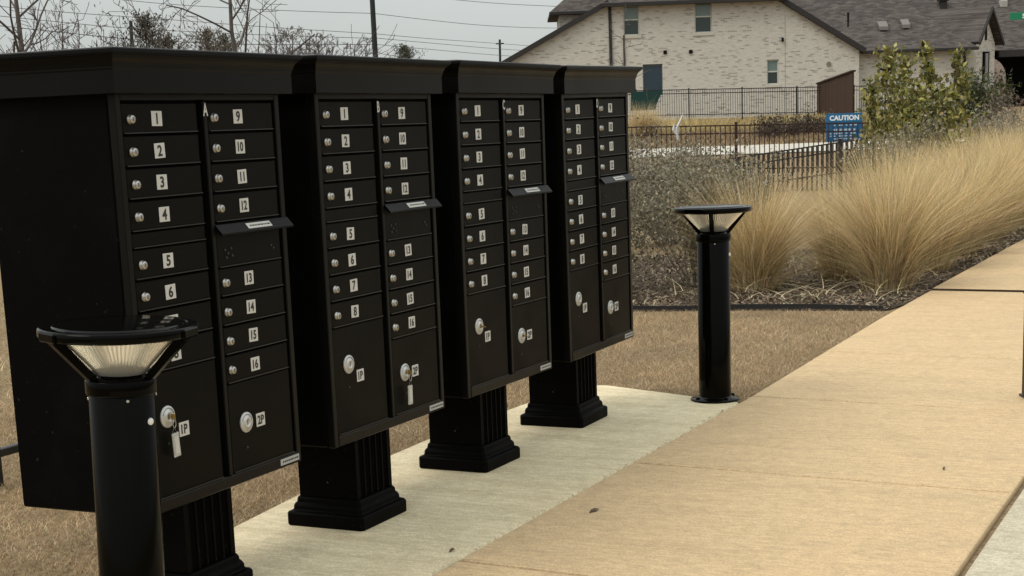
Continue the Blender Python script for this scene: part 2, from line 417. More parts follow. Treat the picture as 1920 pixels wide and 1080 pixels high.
# mulch bed
mbx = [(-6, 7.18), (-1.6, 7.36), (-.7, 7.60), (.30, 7.72), (.38, 8.2), (.385, 13.4), (.385, 45), (-1.4, 45), (-1.45, 12.6), (-6, 10)]
mul = MB(); mul.add([(x, y, -.012) for x, y in mbx], [tuple(range(len(mbx)))])
def fan_grid(poly_fn, x0, x1, y0, y1, st, dz):
    pass
mulch = obj('mulch_bed', mul.mesh('mulch_bed', M_mulch)); struct(mulch)
ed = MB()
ed.loft([[(x, y, z) for x, y, z in ((p[0], p[1]-.006, -.05), (p[0], p[1]+.006, -.05), (p[0], p[1]+.006, .022+d), (p[0], p[1]-.006, .022+d))]
         for p, d in (((-3.2, 7.28), 0), ((-1.6, 7.355), .004), ((-1.1, 7.48), -.004), ((-.7, 7.595), .003), ((-.2, 7.66), .006), ((.27, 7.715), -.006))])
tag(obj('garden_edging', ed.mesh('garden_edging', M_edging)), 'thin black edging strip between the brown lawn and the mulch bed', 'edging')
ed = MB(); ed.box(.372, .384, 13.2, 17.5, -.05, .03)
tag(obj('garden_edging', ed.mesh('garden_edging_b', M_edging)), 'short black edging strip along the far sidewalk at the right edge', 'edging')

def inpoly(x, y, P):
    r = np.zeros(len(x), bool); j = len(P)-1
    for i in range(len(P)):
        xi, yi = P[i]; xj, yj = P[j]
        c = ((yi > y) != (yj > y)) & (x < (xj-xi)*(y-yi)/(yj-yi+1e-12)+xi)
        r ^= c; j = i
    return r
def blades(x, y, z0, h, wd, lean, cols, seg=2, az=None, tipcol=1.15, face=None):
    """curved tapering ribbons; returns V,F,C"""
    n = len(x); az = RNG.uniform(0, 2*np.pi, n) if az is None else az
    fa = RNG.uniform(0, 2*np.pi, n) if face is None else face
    dx, dy = np.cos(az), np.sin(az); wx, wy = np.cos(fa), np.sin(fa)
    V = []; C_ = []
    for k in range(seg+1):
        t = k/seg
        hor = lean*h*t**1.8; ver = h*t*(1-.28*np.minimum(lean, 1.4)*t)
        ww = wd*(1-t)**.7*.5 if k < seg else wd*.06
        cx, cy, cz = x+dx*hor, y+dy*hor, z0+ver
        V.append(np.stack([cx-wx*ww, cy-wy*ww, cz], -1)); V.append(np.stack([cx+wx*ww, cy+wy*ww, cz], -1))
        f = 1+(tipcol-1)*t; C_ += [cols*f]*2
    V = np.stack(V, 1).reshape(-1, 3); C_ = np.clip(np.stack(C_, 1).reshape(-1, 3), 0, 1)
    b = np.arange(n)[:, None]*(2*(seg+1)); F_ = []
    for k in range(seg): F_.append(np.concatenate([b+2*k, b+2*k+1, b+2*k+3, b+2*k+2], 1))
    return V, np.concatenate(F_, 0), C_
def palette(n, cs, jit=.18):
    c = np.array(cs)[RNG.integers(0, len(cs), n)]
    return np.clip(c*(1+RNG.normal(0, jit, (n, 1)))*(1+RNG.normal(0, .05, (n, 3))), .004, .9)
LAWN = [(.385, .28, .170), (.45, .335, .21), (.30, .215, .125), (.35, .25, .147), (.50, .39, .25), (.20, .145, .085)]
def clumpy(n, x0, x1, y0, y1):
    return RNG.uniform(x0, x1, n), RNG.uniform(y0, y1, n)
parts = []
for (x0, x1, y0, y1, dens, hh) in ((-3.4, .437, -.8, 4.3, 7600, .031), (-3.6, .40, 4.2, 7.62, 6400, .034), (-9, -3.4, 0, 8, 900, .05)):
    n = int((x1-x0)*(y1-y0)*dens); x, y = clumpy(n, x0, x1, y0, y1)
    ed_y = np.interp(x, [-12, -1.6, -.7, .30], [7.0, 7.36, 7.60, 7.72])
    keep = ~inpoly(x, y, outline) & (y < ed_y-.012)
    keep &= x < np.interp(y, [4.11, 7.4], [WX0, .372])-.006
    x, y = x[keep], y[keep]; n = len(x)
    pat = np.sin(x*2.1+1.3*np.sin(y*1.7))*np.cos(y*2.6+np.sin(x*3.1))
    pat2 = np.sin(x*7.3+2*np.sin(y*5.1))*np.cos(y*8.2+1.5*np.sin(x*6.7))
    c = palette(n, LAWN, .24)*(1+.16*pat[:, None]+.14*pat2[:, None])
    parts.append(blades(x, y, np.full(n, -.024), hh*RNG.uniform(.5, 1.3, n)*(1+.2*pat), RNG.uniform(.0016, .0034, n)*(1.6 if dens < 1000 else 1), RNG.uniform(.5, 1.7, n), c, 2, tipcol=1.2))
def join(parts):
    V, F_, C_ = [], [], []; o = 0
    for v, f, c in parts: V.append(v); F_.append(f+o); C_.append(c); o += len(v)
    return np.concatenate(V), np.concatenate(F_), np.concatenate(C_)
V, F, Cc = join(parts)
tag(obj('dormant_grass', npmesh('dormant_grass', V, F, M_blade, Cc)), 'short dormant brown lawn grass around the concrete pad', 'grass', kind='stuff')

# mulch chips
def chips(n, x, y, z, lo, hi):
    ln = RNG.uniform(lo, hi, n); wd = ln*RNG.uniform(.10, .35, n); az = RNG.uniform(0, 2*np.pi, n); ti = RNG.normal(0, .35, n)
    d = np.stack([np.cos(az)*np.cos(ti), np.sin(az)*np.cos(ti), np.sin(ti)], -1); s_ = np.stack([-np.sin(az), np.cos(az), RNG.normal(0, .4, n)], -1)
    c = np.stack([x, y, z], -1); a = d*ln[:, None]/2; b = s_*wd[:, None]/2
    V = np.stack([c-a-b, c+a-b*.6, c+a*1.05+b*.5, c-a+b], 1).reshape(-1, 3)
    F_ = (np.arange(n)*4)[:, None]+np.arange(4)[None]
    cols = palette(n, [(.11, .08, .056), (.17, .13, .092), (.06, .043, .031), (.22, .175, .125), (.14, .105, .076), (.29, .235, .17)], .2)
    return V, F_, np.repeat(cols, 4, 0)
n = 26000; x = RNG.uniform(-3.2, .37, n); y = 7.3+RNG.uniform(0, 1, n)**1.3*5.5
k = inpoly(x, y, mbx); x, y = x[k], y[k]; n = len(x)
p1 = chips(n, x, y, RNG.uniform(-.012, .015, n), .012, .05)
n = 7000; x = RNG.uniform(-.7, .372, n); y = RNG.uniform(11, 24, n)
p2 = chips(n, x, y, RNG.uniform(-.012, .025, n), .03, .09)
n = 260; x = RNG.uniform(-1.6, .30, n); y = 7.85+RNG.uniform(0, 1, n)**1.5*3.2; azf = RNG.uniform(0, 6.28, n)
p3 = blades(x, y, RNG.uniform(.015, .05, n), RNG.uniform(.06, .16, n), RNG.uniform(.004, .006, n), RNG.uniform(2.5, 6, n), palette(n, [(.5, .4, .24), (.6, .5, .32), (.4, .32, .19)], .15), 4, azf, face=azf+1.57)
V, F, Cc = join([p1, p2, p3])
tag(obj('mulch_chips', npmesh('mulch_chips', V, F, M_chip, Cc)), 'shredded brown wood mulch under the ornamental grasses', 'mulch', kind='stuff')

n = 150; jy = RNG.uniform(-.4, 3.95, n); dbv = chips(n, .440+RNG.normal(0, .006, n), jy, RNG.uniform(.001, .004, n), .004, .016)
tag(obj('joint_debris', npmesh('joint_debris', *dbv[:2], M_chip, dbv[2])), 'brown grass scraps and dirt along the pad joint', 'debris', kind='stuff')
# far pale concrete path on the slope behind the near fence
P_ = []
u0, u1 = 1.0, 16.0
N = 24; Vp, Fp = [], []
for i in range(N+1):
    u = u0+(u1-u0)*i/N
    for v in (46.6, 48, 49.4, 50.9):
        p = uv2w(u, v); Vp.append((p.x, p.y, tz(p.x, p.y)+.03))
for i in range(N):
    for j in range(3): Fp.append((i*4+j, i*4+4+j, i*4+5+j, i*4+1+j))
fp = obj('path', MB().add(Vp, Fp).mesh('path', M_path)); struct(fp)

# ------------------------------------------------------------------ cluster mailboxes
W, DEP, ZB, ZF, ZC = .775, .455, .348, 1.5043, 1.6224
PIT = .0871; DH = .0405
TC = {}
def cached(k, fn):
    if k not in TC: TC[k] = fn()
    return TC[k]
def facing(V, x): return [(x, p[0], p[1]) for p in V]
def label_mesh(txt):
    def f():
        mb = MB(); wd, ht = (.0228, .0205)
        mb.cbox(0, .0016, -wd, wd, -ht, ht, .0005, 0)
        sz = .041 if len(txt) == 1 else .037
        V, F_ = text_geo(txt, sz, .0013, .98)
        if len(txt) == 2: V = [(p[0]*.92, p[1], p[2]) for p in V]
        mb.add(facing(V, .0021), F_, 1)
        return mb.mesh('number_label', [M_plate, M_ink])
    return cached('lab'+txt, f)
def lock_mesh():
    mb = MB(); mb.lathe([(.0130, 0), (.0130, .003), (.0112, .004), (.0112, .0105), (.0104, .012), (.0, .012)], 20, axis='x', caps=False)
    mb.box(.0118, .0125, -.0014, .0014, -.0055, .0055, 1)
    return mb.mesh('lock', [M_chrome, M_slot])
def plock_mesh():
    mb = MB(); mb.lathe([(.0315, 0), (.0315, .003), (.030, .005), (.018, .005), (.0175, .0095), (.0105, .010), (.0100, .007), (.0, .007)], 28, axis='x', caps=False)
    for a in range(20, 161, 14):                               # ring of small printed ticks
        t = math.radians(a)
        mb.box(.0051, .0055, .0245*math.cos(t)-.0016, .0245*math.cos(t)+.0016, .0245*math.sin(t)-.0016, .0245*math.sin(t)+.0016, 1)
    mb.box(.0070, .0078, -.0012, .0012, -.007, .007, 1)
    return mb.mesh('parcel_lock', [M_ringw, M_slot])
def door_mesh(w_, h_, key):
    def f():
        mb = MB(); mb.cbox(-.014, 0, 0, w_, -h_/2, h_/2, .0022)
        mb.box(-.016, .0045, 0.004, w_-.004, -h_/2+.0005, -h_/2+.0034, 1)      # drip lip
        return mb.mesh('tenant_door', [M_door, M_lip])
    return cached('door'+key, f)
def bolt_mesh():
    mb = MB(); mb.lathe([(.004, 0), (.004, .0015), (.0025, .003), (0, .003)], 10, axis='x', caps=False); return mb.mesh('rivet', M_slot)
ME_lock, ME_plock, ME_riv = lock_mesh(), plock_mesh(), bolt_mesh()
def cab_body():
    mb = MB(); mb.cbox(-DEP, -.022, 0, W, ZB, ZF+.02, .006); return mb.mesh('cabinet_body', M_cab)
def frame_mesh():
    mb = MB()
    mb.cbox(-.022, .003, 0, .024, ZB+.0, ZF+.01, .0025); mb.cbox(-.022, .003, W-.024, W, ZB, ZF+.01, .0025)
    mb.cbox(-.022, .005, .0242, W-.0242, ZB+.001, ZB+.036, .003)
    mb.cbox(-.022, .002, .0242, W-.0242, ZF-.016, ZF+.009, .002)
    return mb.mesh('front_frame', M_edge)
def cap_mesh():
    mb = MB()
    prof = [(.028, ZF), (.033, ZF+.002), (.033, ZF+.062), (.035, ZF+.066), (.035, ZF+.071), (.037, ZF+.073), (.039, ZF+.082), (.044, ZF+.092), (.052, ZF+.100), (.0555, ZF+.102), (.0555, ZF+.105), (.0600, ZF+.106), (.0600, ZF+.115), (.058, ZC), (.02, ZC+.004)]
    loops = [[(-DEP-o, -o, z), (o, -o, z), (o, W+o, z), (-DEP-o, W+o, z)] for o, z in prof]
    mb.loft(loops); return mb.mesh('crown_cap', M_trim)
def divider_mesh():
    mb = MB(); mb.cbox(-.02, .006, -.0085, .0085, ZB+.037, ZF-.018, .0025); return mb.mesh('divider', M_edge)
def hood_mesh():
    mb = MB()
    sec = [(0, .026), (.006, .026), (.028, .001), (.028, -.004), (.024, -.005), (.005, .014), (0, .014)]
    mb.loft([[(a, y, b) for a, b in sec] for y in (0, .376)])
    return mb.mesh('mail_hood', M_trim)
def sticker_mesh(w_, h_, M, rows=1):
    mb = MB(); mb.box(0, .0008, -w_/2, w_/2, -h_/2, h_/2)
    r = random.Random(3)
    for q in range(rows):
        z = 0; y = -w_/2*.78
        while y < w_/2*.7:
            l_ = r.uniform(.05, .12)*w_; mb.box(.0009, .0012, y, y+l_, z-h_*.14, z+h_*.14, 1); y += l_+.03*w_
    return mb.mesh('sticker', [M, M_slot])
def column_mesh():
    hw = .121; top = ZB+.004; nf = 5; pts = []
    # front (+x) and back (-x) faces carry flutes
    def flutes(sign):
        out = []; m_ = .018; step = (2*hw-2*m_)/nf
        for k in range(nf):
            y0 = -hw+m_+k*step; 
            for t in (.10, .16, .35, .5, .65, .84, .90):
                d = 0 if t in (.10, .90) else .016*math.sin(math.pi*(t-.10)/.8)**.6
                out.append((hw-d, y0+t*step))
        return out
    f = flutes(1)
    pts = [(hw, -hw)]+f+[(hw, hw), (-hw, hw)]+[(-a, -b) for a, b in f]+[(-hw, -hw)]
    mb = MB(); mb.loft([[(a, b, z) for a, b in pts] for z in (.10, top)], caps=True)
    mb.lathe([(.0045, -hw-.0005), (.0045, -hw-.002), (0, -hw-.003)], 8, (0, 0, .145)) if False else None
    return mb.mesh('pedestal_column', M_cab)
def base_mesh():
    mb = MB(); prof = [(.157, 0), (.160, .004), (.160, .044), (.156, .050), (.146, .054), (.143, .058), (.142, .070), (.138, .078), (.133, .083), (.132, .095), (.128, .102), (.122, .104)]
    def loop(h, z, c=.010): return [(h-c, -h, z), (h, -h+c, z), (h, h-c, z), (h-c, h, z), (-h+c, h, z), (-h, h-c, z), (-h, -h+c, z), (-h+c, -h, z)]
    mb.loft([loop(h, z) for h, z in prof]); return mb.mesh('pedestal_base', M_cab)
ME_body, ME_frame, ME_cap, ME_div, ME_hood, ME_col, ME_base = cab_body(), frame_mesh(), cap_mesh(), divider_mesh(), hood_mesh(), column_mesh(), base_mesh()
ME_hs = sticker_mesh(.125, .020, M_plate); ME_bs = sticker_mesh(.105, .020, M_greytag)
PCX = -.2082
LW, RW = .332, .330
YL, YR = .0265, .4085
rows_l = [(1.4405-k*PIT, str(k+1)) for k in range(4)]+[(1.1792-.1303-k*PIT, str(k+5)) for k in range(4)]
rows_r = [(1.4405-k*PIT, str(k+9)) for k in range(4)]+[(1.1792-.2180-k*PIT, str(k+13)) for k in range(4)]
CABS = [('A', -.0008, .8756, -.1547), ('B', .0010, .5264, -.1989), ('C', .0005, -.0154, -.3055), ('D', -.0007, .7746, .4959)]
CABL = {'A': 'nearest black cluster mailbox, marked A, half hidden by the near bollard',
        'B': 'second black cluster mailbox, marked B, key tag on its right parcel door',
        'C': 'third black cluster mailbox, marked C, between mailboxes B and D',
        'D': 'farthest black cluster mailbox, beside the far bollard and the brown lawn'}
CABROOT = {}
for i, (ch, dy, yw, ln) in enumerate(CABS):
    root = thing('cluster_mailbox', CABL[ch], 'mailbox', (PCX, W/2+i*.9606+dy, 0.0), math.radians(yw), 'black cluster mailboxes on the pad')
    root.rotation_euler = (math.radians(ln), 0, math.radians(yw))
    root.rotation_mode = 'XYZ'
    CABROOT[ch] = root
    off = Vector((-PCX, -W/2, 0))
    def put(name, me, p=(0, 0, 0), par=None, rel=None):
        o = obj(name, me, par or root); o.location = (Vector(p)+off) if par is None else Vector(p)-Vector(rel); return o
    put('cabinet_body', ME_body); put('front_frame', ME_frame); put('crown_cap', ME_cap); put('divider', ME_div, (0, .3915, 0))
    obj('pedestal_column', ME_col, root); obj('pedestal_base', ME_base, root)
    sc_ = obj('set_screw', ME_riv, root, (0, -.1215, .160)); sc_.rotation_euler = (0, 0, -math.pi/2)
    for k, (rows, y0, wd, yl, yn) in enumerate(((rows_l, YL, LW, .0600, .1755), (rows_r, YR, RW, .4345, .5575))):
        for z, txt in rows:
            P0 = (0, y0, z); d = put('tenant_door', door_mesh(wd, 2*DH, 't%d' % k), P0)
            jz = random.uniform(-.0015, .0015)
            put('lock', ME_lock, (0, yl, z-.002), d, P0)
            lb = put('number_label', label_mesh(txt), (0.0002, yn+random.uniform(-.002, .002), z+jz), d, P0)
            lb.rotation_euler = (random.gauss(0, .02), 0, 0)
    zs = 1.1792-.0435
    put('spacer_panel', door_mesh(LW, .0415, 'sp'), (-.001, YL, (1.1357+1.0920)/2))
    # outgoing mail slot with its hood
    oz1, oz0 = 1.1357, 1.0035; P0 = (-.001, YR, (oz0+oz1)/2)
    od = put('outgoing_mail_door', door_mesh(RW, oz1-oz0-.003, 'out'), P0)
    for (a, b) in ((.447, 1.055), (.462, 1.044), (.452, 1.032), (.478, 1.058), (.482, 1.036), (.688, 1.050), (.699, 1.041)):
        rv = put('rivet', ME_riv, (-.001, a, b), od, P0)
    P0 = (.001, .399, 1.1045)
    hd = put('mail_hood', ME_hood, P0)
    st = put('sticker', ME_hs, (.0178, .399+.205, 1.1045+.0140), hd, P0); st.rotation_euler = (0, math.radians(-41.5), 0)
    # parcel doors
    for (y0, wd, z0, z1, ly, lz, ny_, nz_, txt, key) in ((YL, LW, ZB+.038, .7435, .116, .615, .187, .567, '1P', 'p1'), (YR, RW, ZB+.038, .6560, .490, .529, .566, .524, '2P', 'p2')):
        P0 = (0, y0, (z0+z1)/2); d = put('parcel_door', door_mesh(wd, z1-z0, key), P0)
        put('parcel_lock', ME_plock, (0, ly, lz), d, P0); put('number_label', label_mesh(txt), (.0002, ny_, nz_), d, P0)
        put('rivet', ME_riv, (0, ly-.002, lz-.078), d, P0)
    V, F_ = text_geo(ch, .050, .0012)
    lm = MB(); lm.add(facing([(p[0]*.62, p[1], p[2]) for p in V], .0), F_)
    put('letter_mark', lm.mesh('letter_mark', M_plate), (.0066, .3915, 1.462))
    put('maker_sticker', ME_bs, (.0052, .705, ZB+.0195))
# keys left in parcel locks
def key_mesh(flip):
    mb = MB(); mb.cbox(0, .008, -.0045, .0045, -.004, .004, .001); mb.cbox(.006, .021, -.0012, .0012, -.009, .009, .001)
    return mb.mesh('key', M_brass)
def ring_mesh():
    mb = MB(); pts = [(.016+.0, .007*math.cos(a), -.018+.013*math.sin(a)) for a in np.linspace(0, 2*math.pi, 19)]
    mb.tube(pts, .0012, 5); pts = [(.014, y, z) for y, z in ((0, -.030), (.010, -.045), (-.010, -.045), (0, -.030))]
    mb.tube(pts, .0010, 5); return mb.mesh('key_ring', M_chrome)
def fob_mesh():
    mb = MB(); mb.cbox(.009, .015, -.0145, .0145, -.116, -.046, .002); mb.box(.0152, .0156, -.008, .008, -.106, -.058, 1)
    return mb.mesh('fob', [M_fob, M_plate])
KM, RM, FM = key_mesh(0), ring_mesh(), fob_mesh()
def key_at(ch, ly, lz, fob, label, tilt):
    r = CABROOT[ch]; Mw = Matrix.Translation(r.location) @ r.rotation_euler.to_matrix().to_4x4()
    p = Mw @ Vector((-PCX+.0072, ly-W/2, lz))
    t = thing('key_with_tag' if fob else 'key', label, 'key', p, r.rotation_euler[2], 'keys left in the parcel doors')
    k_ = obj('blade', KM, t)
    if fob:
        a = obj('key_ring', RM, t); b = obj('fob', FM, t, (0.0, .002, 0)); b.rotation_euler = (math.radians(tilt), 0, 0)
    else: k_.rotation_euler = (math.radians(70), 0, math.radians(0))
key_at('A', .116, .615, True, 'brass key with clear plastic tag in mailbox A parcel door 1P', 3)
key_at('B', .490, .529, True, 'key with clear plastic tag hanging from mailbox B parcel door 2P', -2)
key_at('C', .116, .615, False, 'bare key left in parcel door 1P of mailbox C', 0)
key_at('C', .490, .529, False, 'bare key left in parcel door 2P of mailbox C', 0)

# ------------------------------------------------------------------ bollard lights
BH = .958
def bollard_meshes():
    d = {}
    mb = MB(); mb.lathe([(.122, 0), (.122, .006), (.118, .010), (.090, .014), (.084, .020), (.080, .022)], 48, caps=True); d['flange'] = mb.mesh('flange', M_boll)
    mb = MB(); mb.lathe([(.011, .010), (.011, .018), (.008, .022), (0, .022)], 6, caps=False, smooth=False); d['bolt'] = mb.mesh('bolt', M_boll)
    mb = MB(); mb.lathe([(.0795, .015), (.0795, .790), (.078, .792)], 56, caps=True); d['pole'] = mb.mesh('pole', M_boll)
    mb = MB(); mb.lathe([(.0800, .787), (.0860, .789), (.0868, .792), (.0868, .822), (.0850, .826), (.0700, .828), (.058, .830), (.056, .836), (.0, .836)], 56, caps=False); d['collar'] = mb.mesh('collar', M_boll)
    mb = MB(); n = 168; loops = []
    for k in range(9):
        t = k/8; r = .060+t*(.148-.060); z = .836+t*.092
        loops.append([((r*(1+(.010 if i % 2 else -.010)))*math.cos(2*math.pi*i/n), (r*(1+(.010 if i % 2 else -.010)))*math.sin(2*math.pi*i/n), z) for i in range(n)])
    mb.loft(loops, caps=False, smooth=False); d['lens'] = mb.mesh('lens', M_lens)
    mb = MB(); mb.lathe([(.050, .837), (.050, .850), (.030, .862), (.028, .890), (.075, .926), (.125, .929)], 40, caps=False); d['reflector'] = mb.mesh('reflector', M_refl)
    mb = MB(); mb.lathe([(.150, .928), (.180, .928), (.187, .931), (.1895, .936), (.1895, .950), (.187, .9535), (.182, .955), (.163, .9555), (.161, .9545), (.158, .9545), (.156, .957), (.150, .9585), (.05, .961), (0, .9615)], 72, caps=False)
    mb.lathe([(.150, .928), (0, .930)], 48, caps=False); d['head'] = mb.mesh('head', M_boll)
    mb = MB(); sec = []
    for (r, z) in ((.064, .826), (.088, .826), (.187, .930), (.155, .930)): sec.append((r, z))
    mb.loft([[(r, y, z) for r, z in sec] for y in (-.0105, .0105)]); mb.cbox(.150, .1935, -.036, .036, .9285, .9525, .004); d['strut'] = mb.mesh('strut', M_boll)
    mb = MB(); mb.lathe([(.0042, -.001), (.0042, .002), (.003, .0035), (0, .0035)], 10, axis='x', caps=False); d['screw'] = mb.mesh('screw', M_chrome)
    mb = MB(); mb.lathe([(.0088, -.002), (.0088, .003), (.007, .005), (0, .006)], 20, axis='x', caps=False); d['button'] = mb.mesh('button', M_white)
    return d
BM_ = bollard_meshes()
def bollard(loc, base_ang, but_ang, label):
    t = thing('bollard_light', label, 'bollard', loc, 0, 'black bollard lights')
    obj('flange', BM_['flange'], t); obj('pole', BM_['pole'], t); obj('collar', BM_['collar'], t)
    hd = obj('head', BM_['head'], t); ln = obj('lens', BM_['lens'], t); obj('reflector', BM_['reflector'], ln)
    for k in range(3): obj('strut', BM_['strut'], t, rz=math.radians(base_ang+120*k))
    for k in range(4):
        a = math.radians(base_ang+35+90*k); obj('bolt', BM_['bolt'], t, (.101*math.cos(a), .101*math.sin(a), 0))
    for k in range(4):
        a = math.radians(base_ang+8+90*k); obj('screw', BM_['screw'], t, (.0795*math.cos(a), .0795*math.sin(a), .779), a)
    a = math.radians(but_ang); obj('button', BM_['button'], t, (.0795*math.cos(a), .0795*math.sin(a), .722), a)
    return t
# direction to the camera is about -64 degrees from the +X axis
b1 = bollard((.2915-RH[0]*.031, -.386-RH[1]*.031, -.003), 131, 2, 'nearest black bollard light in front of mailbox A, head as wide as its doors')
b1.rotation_euler = Matrix.Rotation(math.radians(1.9), 3, Vector(FH)).to_euler()     # it stands slightly out of plumb
bollard((.300, 3.972, 0), -74, 5, 'far black bollard light on the pad corner beside the sidewalk')

# ------------------------------------------------------------------ vegetation
GOLD = [(.56, .43, .24), (.46, .34, .18), (.70, .57, .37), (.38, .29, .15), (.55, .40, .21), (.42, .34, .17), (.30, .22, .11)]
def grass_clump(seed, n=2300, h=1.25, rad=.85):
    global RNG
    old = RNG; RNG = np.random.default_rng(seed)
    r0 = .15*np.sqrt(RNG.uniform(0, 1, n)); a0 = RNG.uniform(0, 2*np.pi, n)
    x, y = r0*np.cos(a0), r0*np.sin(a0)
    az = a0+RNG.normal(0, .85, n); ln = np.clip(np.abs(RNG.normal(.22, .40, n))+r0*1.5, .03, 1.5)
    hh = h*np.clip(RNG.normal(.84, .17, n), .25, 1.15)
    c = palette(n, GOLD, .22)
    p1 = blades(x, y, np.full(n, -.02), hh, RNG.uniform(.003, .0068, n), ln, c, 6, az, tipcol=1.12)
    m_ = n//7; r0 = .2*np.sqrt(RNG.uniform(0, 1, m_)); a0 = RNG.uniform(0, 2*np.pi, m_)    # collapsed old leaves round the foot
    p2 = blades(r0*np.cos(a0), r0*np.sin(a0), np.full(m_, -.02), RNG.uniform(.25, .75, m_), RNG.uniform(.004, .007, m_), RNG.uniform(1.0, 1.9, m_), palette(m_, [(.36, .27, .14), (.28, .21, .11), (.45, .36, .2)], .2), 5, a0+RNG.normal(0, .4, m_))
    q = 170; a0 = RNG.uniform(0, 2*np.pi, q)
    p3 = blades(.1*np.cos(a0), .1*np.sin(a0), np.full(q, 0.), h*RNG.uniform(.95, 1.22, q), RNG.uniform(.004, .006, q), RNG.uniform(.1, .6, q), palette(q, [(.58, .44, .22), (.62, .50, .30)], .12), 6, a0+RNG.normal(0, .5, q))
    RNG = old
    return (npmesh('leaf_blades', *join([p1, p2])[:2], M_blade, join([p1, p2])[2]), npmesh('seed_stalks', p3[0], p3[1], M_blade, p3[2]))
GV = [grass_clump(100+k, 2100, 1.0+.05*k) for k in range(4)]
gspots = [(-1.0, 8.75, .98, 'tall dry golden grass clump directly behind the far bollard'),
          (.02, 8.98, .98, 'large dry golden grass clump nearest the sidewalk joint, stems fanning out'),
          (-.55, 9.6, .74, 'low dry grass clump between the two large golden clumps'), (-.45, 10.7, .88, 'dry golden grass clump just behind the large one nearest the sidewalk joint'),
          (.02, 10.5, .93, None), (.0, 11.8, .97, None), (-.02, 13.1, .98, None), (-.75, 13.4, .86, None), (-1.0, 15.7, .93, None),
          (-.05, 14.4, 1.0, None), (-.10, 15.8, 1.0, None), (-.15, 17.2, 1.0, None), (-1.0, 18.2, 1.0, None), (-.15, 19.0, 1.0, None), (-1.1, 20.8, 1.0, None),
          (-.15, 21.8, 1.0, None), (-.9, 24.5, 1.0, None), (-.1, 24.6, 1.0, None), (-.9, 29, 1.0, None), (-1.4, 33, 1.0, None)]
for i, (gx_, gy_, s_, lab) in enumerate(gspots):
    t = thing('ornamental_grass', lab or 'dry golden ornamental grass clump in the dense row running along the sidewalk', 'grass clump', (gx_, gy_, -.005), random.uniform(0, 6.28), 'dry ornamental grass clumps along the sidewalk')
    t.scale = (s_, s_, s_*random.uniform(.96, 1.06))
    a, b = GV[i % 4]; obj('leaf_blades', a, t); obj('seed_stalks', b, t)

def leaves(P, size, cols, el=1.7, up=.3, droop=0.0):
    n = len(P); d = RNG.normal(0, 1, (n, 3)); d[:, 2] += up*2; d /= np.linalg.norm(d, axis=1)[:, None]
    s_ = np.cross(d, RNG.normal(0, 1, (n, 3))); s_ /= np.linalg.norm(s_, axis=1)[:, None]
    sz = size*RNG.uniform(.6, 1.3, n)[:, None]
    nn = np.cross(d, s_)
    a = P; m1 = P+d*sz*.5*el+s_*sz*.5+nn*sz*.12; m2 = P+d*sz*.5*el-s_*sz*.5+nn*sz*.12; tip = P+d*sz*el
    V = np.stack([a, m1, tip, m2], 1).reshape(-1, 3); F_ = (np.arange(n)*4)[:, None]+np.arange(4)[None]
    return V, F_, np.repeat(cols, 4, 0)
def twigs(mb, base, dirv, length, r, depth, tips, rnd, spread=.6, up=.25, kink=.14, nseg=4, kids=(2, 4), n=4, shrink=.62, minr=.0012):
    pts = [base.copy()]; p = base.copy(); d = dirv.normalized()
    for k in range(nseg):
        d = (d+Vector((rnd.gauss(0, kink), rnd.gauss(0, kink), rnd.gauss(0, kink)+up*.15))).normalized()
        p = p+d*length/nseg; pts.append(p.copy())
    rr = [max(minr, r*(1-.45*k/nseg)) for k in range(nseg+1)]
    mb.tube(pts, rr, n, caps=False)
    for q in pts[1:]: tips.append((q, depth))
    if depth <= 0: return
    for c in range(rnd.randint(*kids)):
        k = rnd.randint(1, nseg); f = rnd.uniform(-math.pi, math.pi)
        side = d.orthogonal().normalized(); side.rotate(Matrix.Rotation(f, 3, d))
        nd = (d*(1-spread)+side*spread+Vector((0, 0, up))).normalized()
        twigs(mb, pts[k], nd, length*shrink*rnd.uniform(.7, 1.15), rr[k]*.6, depth-1, tips, rnd, spread, up, kink, nseg, kids, max(3, n-1), shrink, minr)
def shrub(name, label, cat, loc, h, rad, nstem, leafn, leafs, cols, seed, group=None, el=1.7, lean=.35, jit=.2, thick=.010, zlo=0.0, twigmat=None, depth=3, spread_leaf=.05, clump=True):
    global RNG
    RNG = np.random.default_rng(seed); rnd = random.Random(seed)
    t = thing(name, label, cat, loc, 0, group); mb = MB(); tips = []
    for k in range(nstem):
        a = 2*math.pi*k/nstem+rnd.uniform(-.5, .5); rr = rad*.25*rnd.random()
        dv = Vector((math.cos(a)*lean*rnd.uniform(.2, 1.3)*rad/h*2, math.sin(a)*lean*rnd.uniform(.2, 1.3)*rad/h*2, 1))
        twigs(mb, Vector((rr*math.cos(a), rr*math.sin(a), -.05)), dv, h*rnd.uniform(.45, .72), thick, depth, tips, rnd, .5, .22, .12, 4, (2, 4), 4, .58)
    obj('stems', mb.mesh('stems', twigmat or M_twig), t)
    if leafn:
        T = np.array([p[0][:] for p in tips if p[0].z > zlo]); 
        T = T[T[:, 2] < h*1.08]
        P = T[RNG.integers(0, len(T), leafn)]+RNG.normal(0, spread_leaf, (leafn, 3)); P[:, 2] = np.maximum(P[:, 2], .02)
        obj('foliage', npmesh('foliage', *leaves(P, leafs, palette(leafn, cols, jit), el)[:2], M_leaf, np.repeat(palette(leafn, cols, jit), 4, 0)), t)
    return t
SAGE = [(.18, .155, .098), (.215, .188, .128), (.125, .108, .064), (.245, .205, .138), (.14, .128, .07)]
SAGEB = [(.20, .175, .125), (.17, .15, .105), (.24, .215, .16), (.14, .125, .085)]
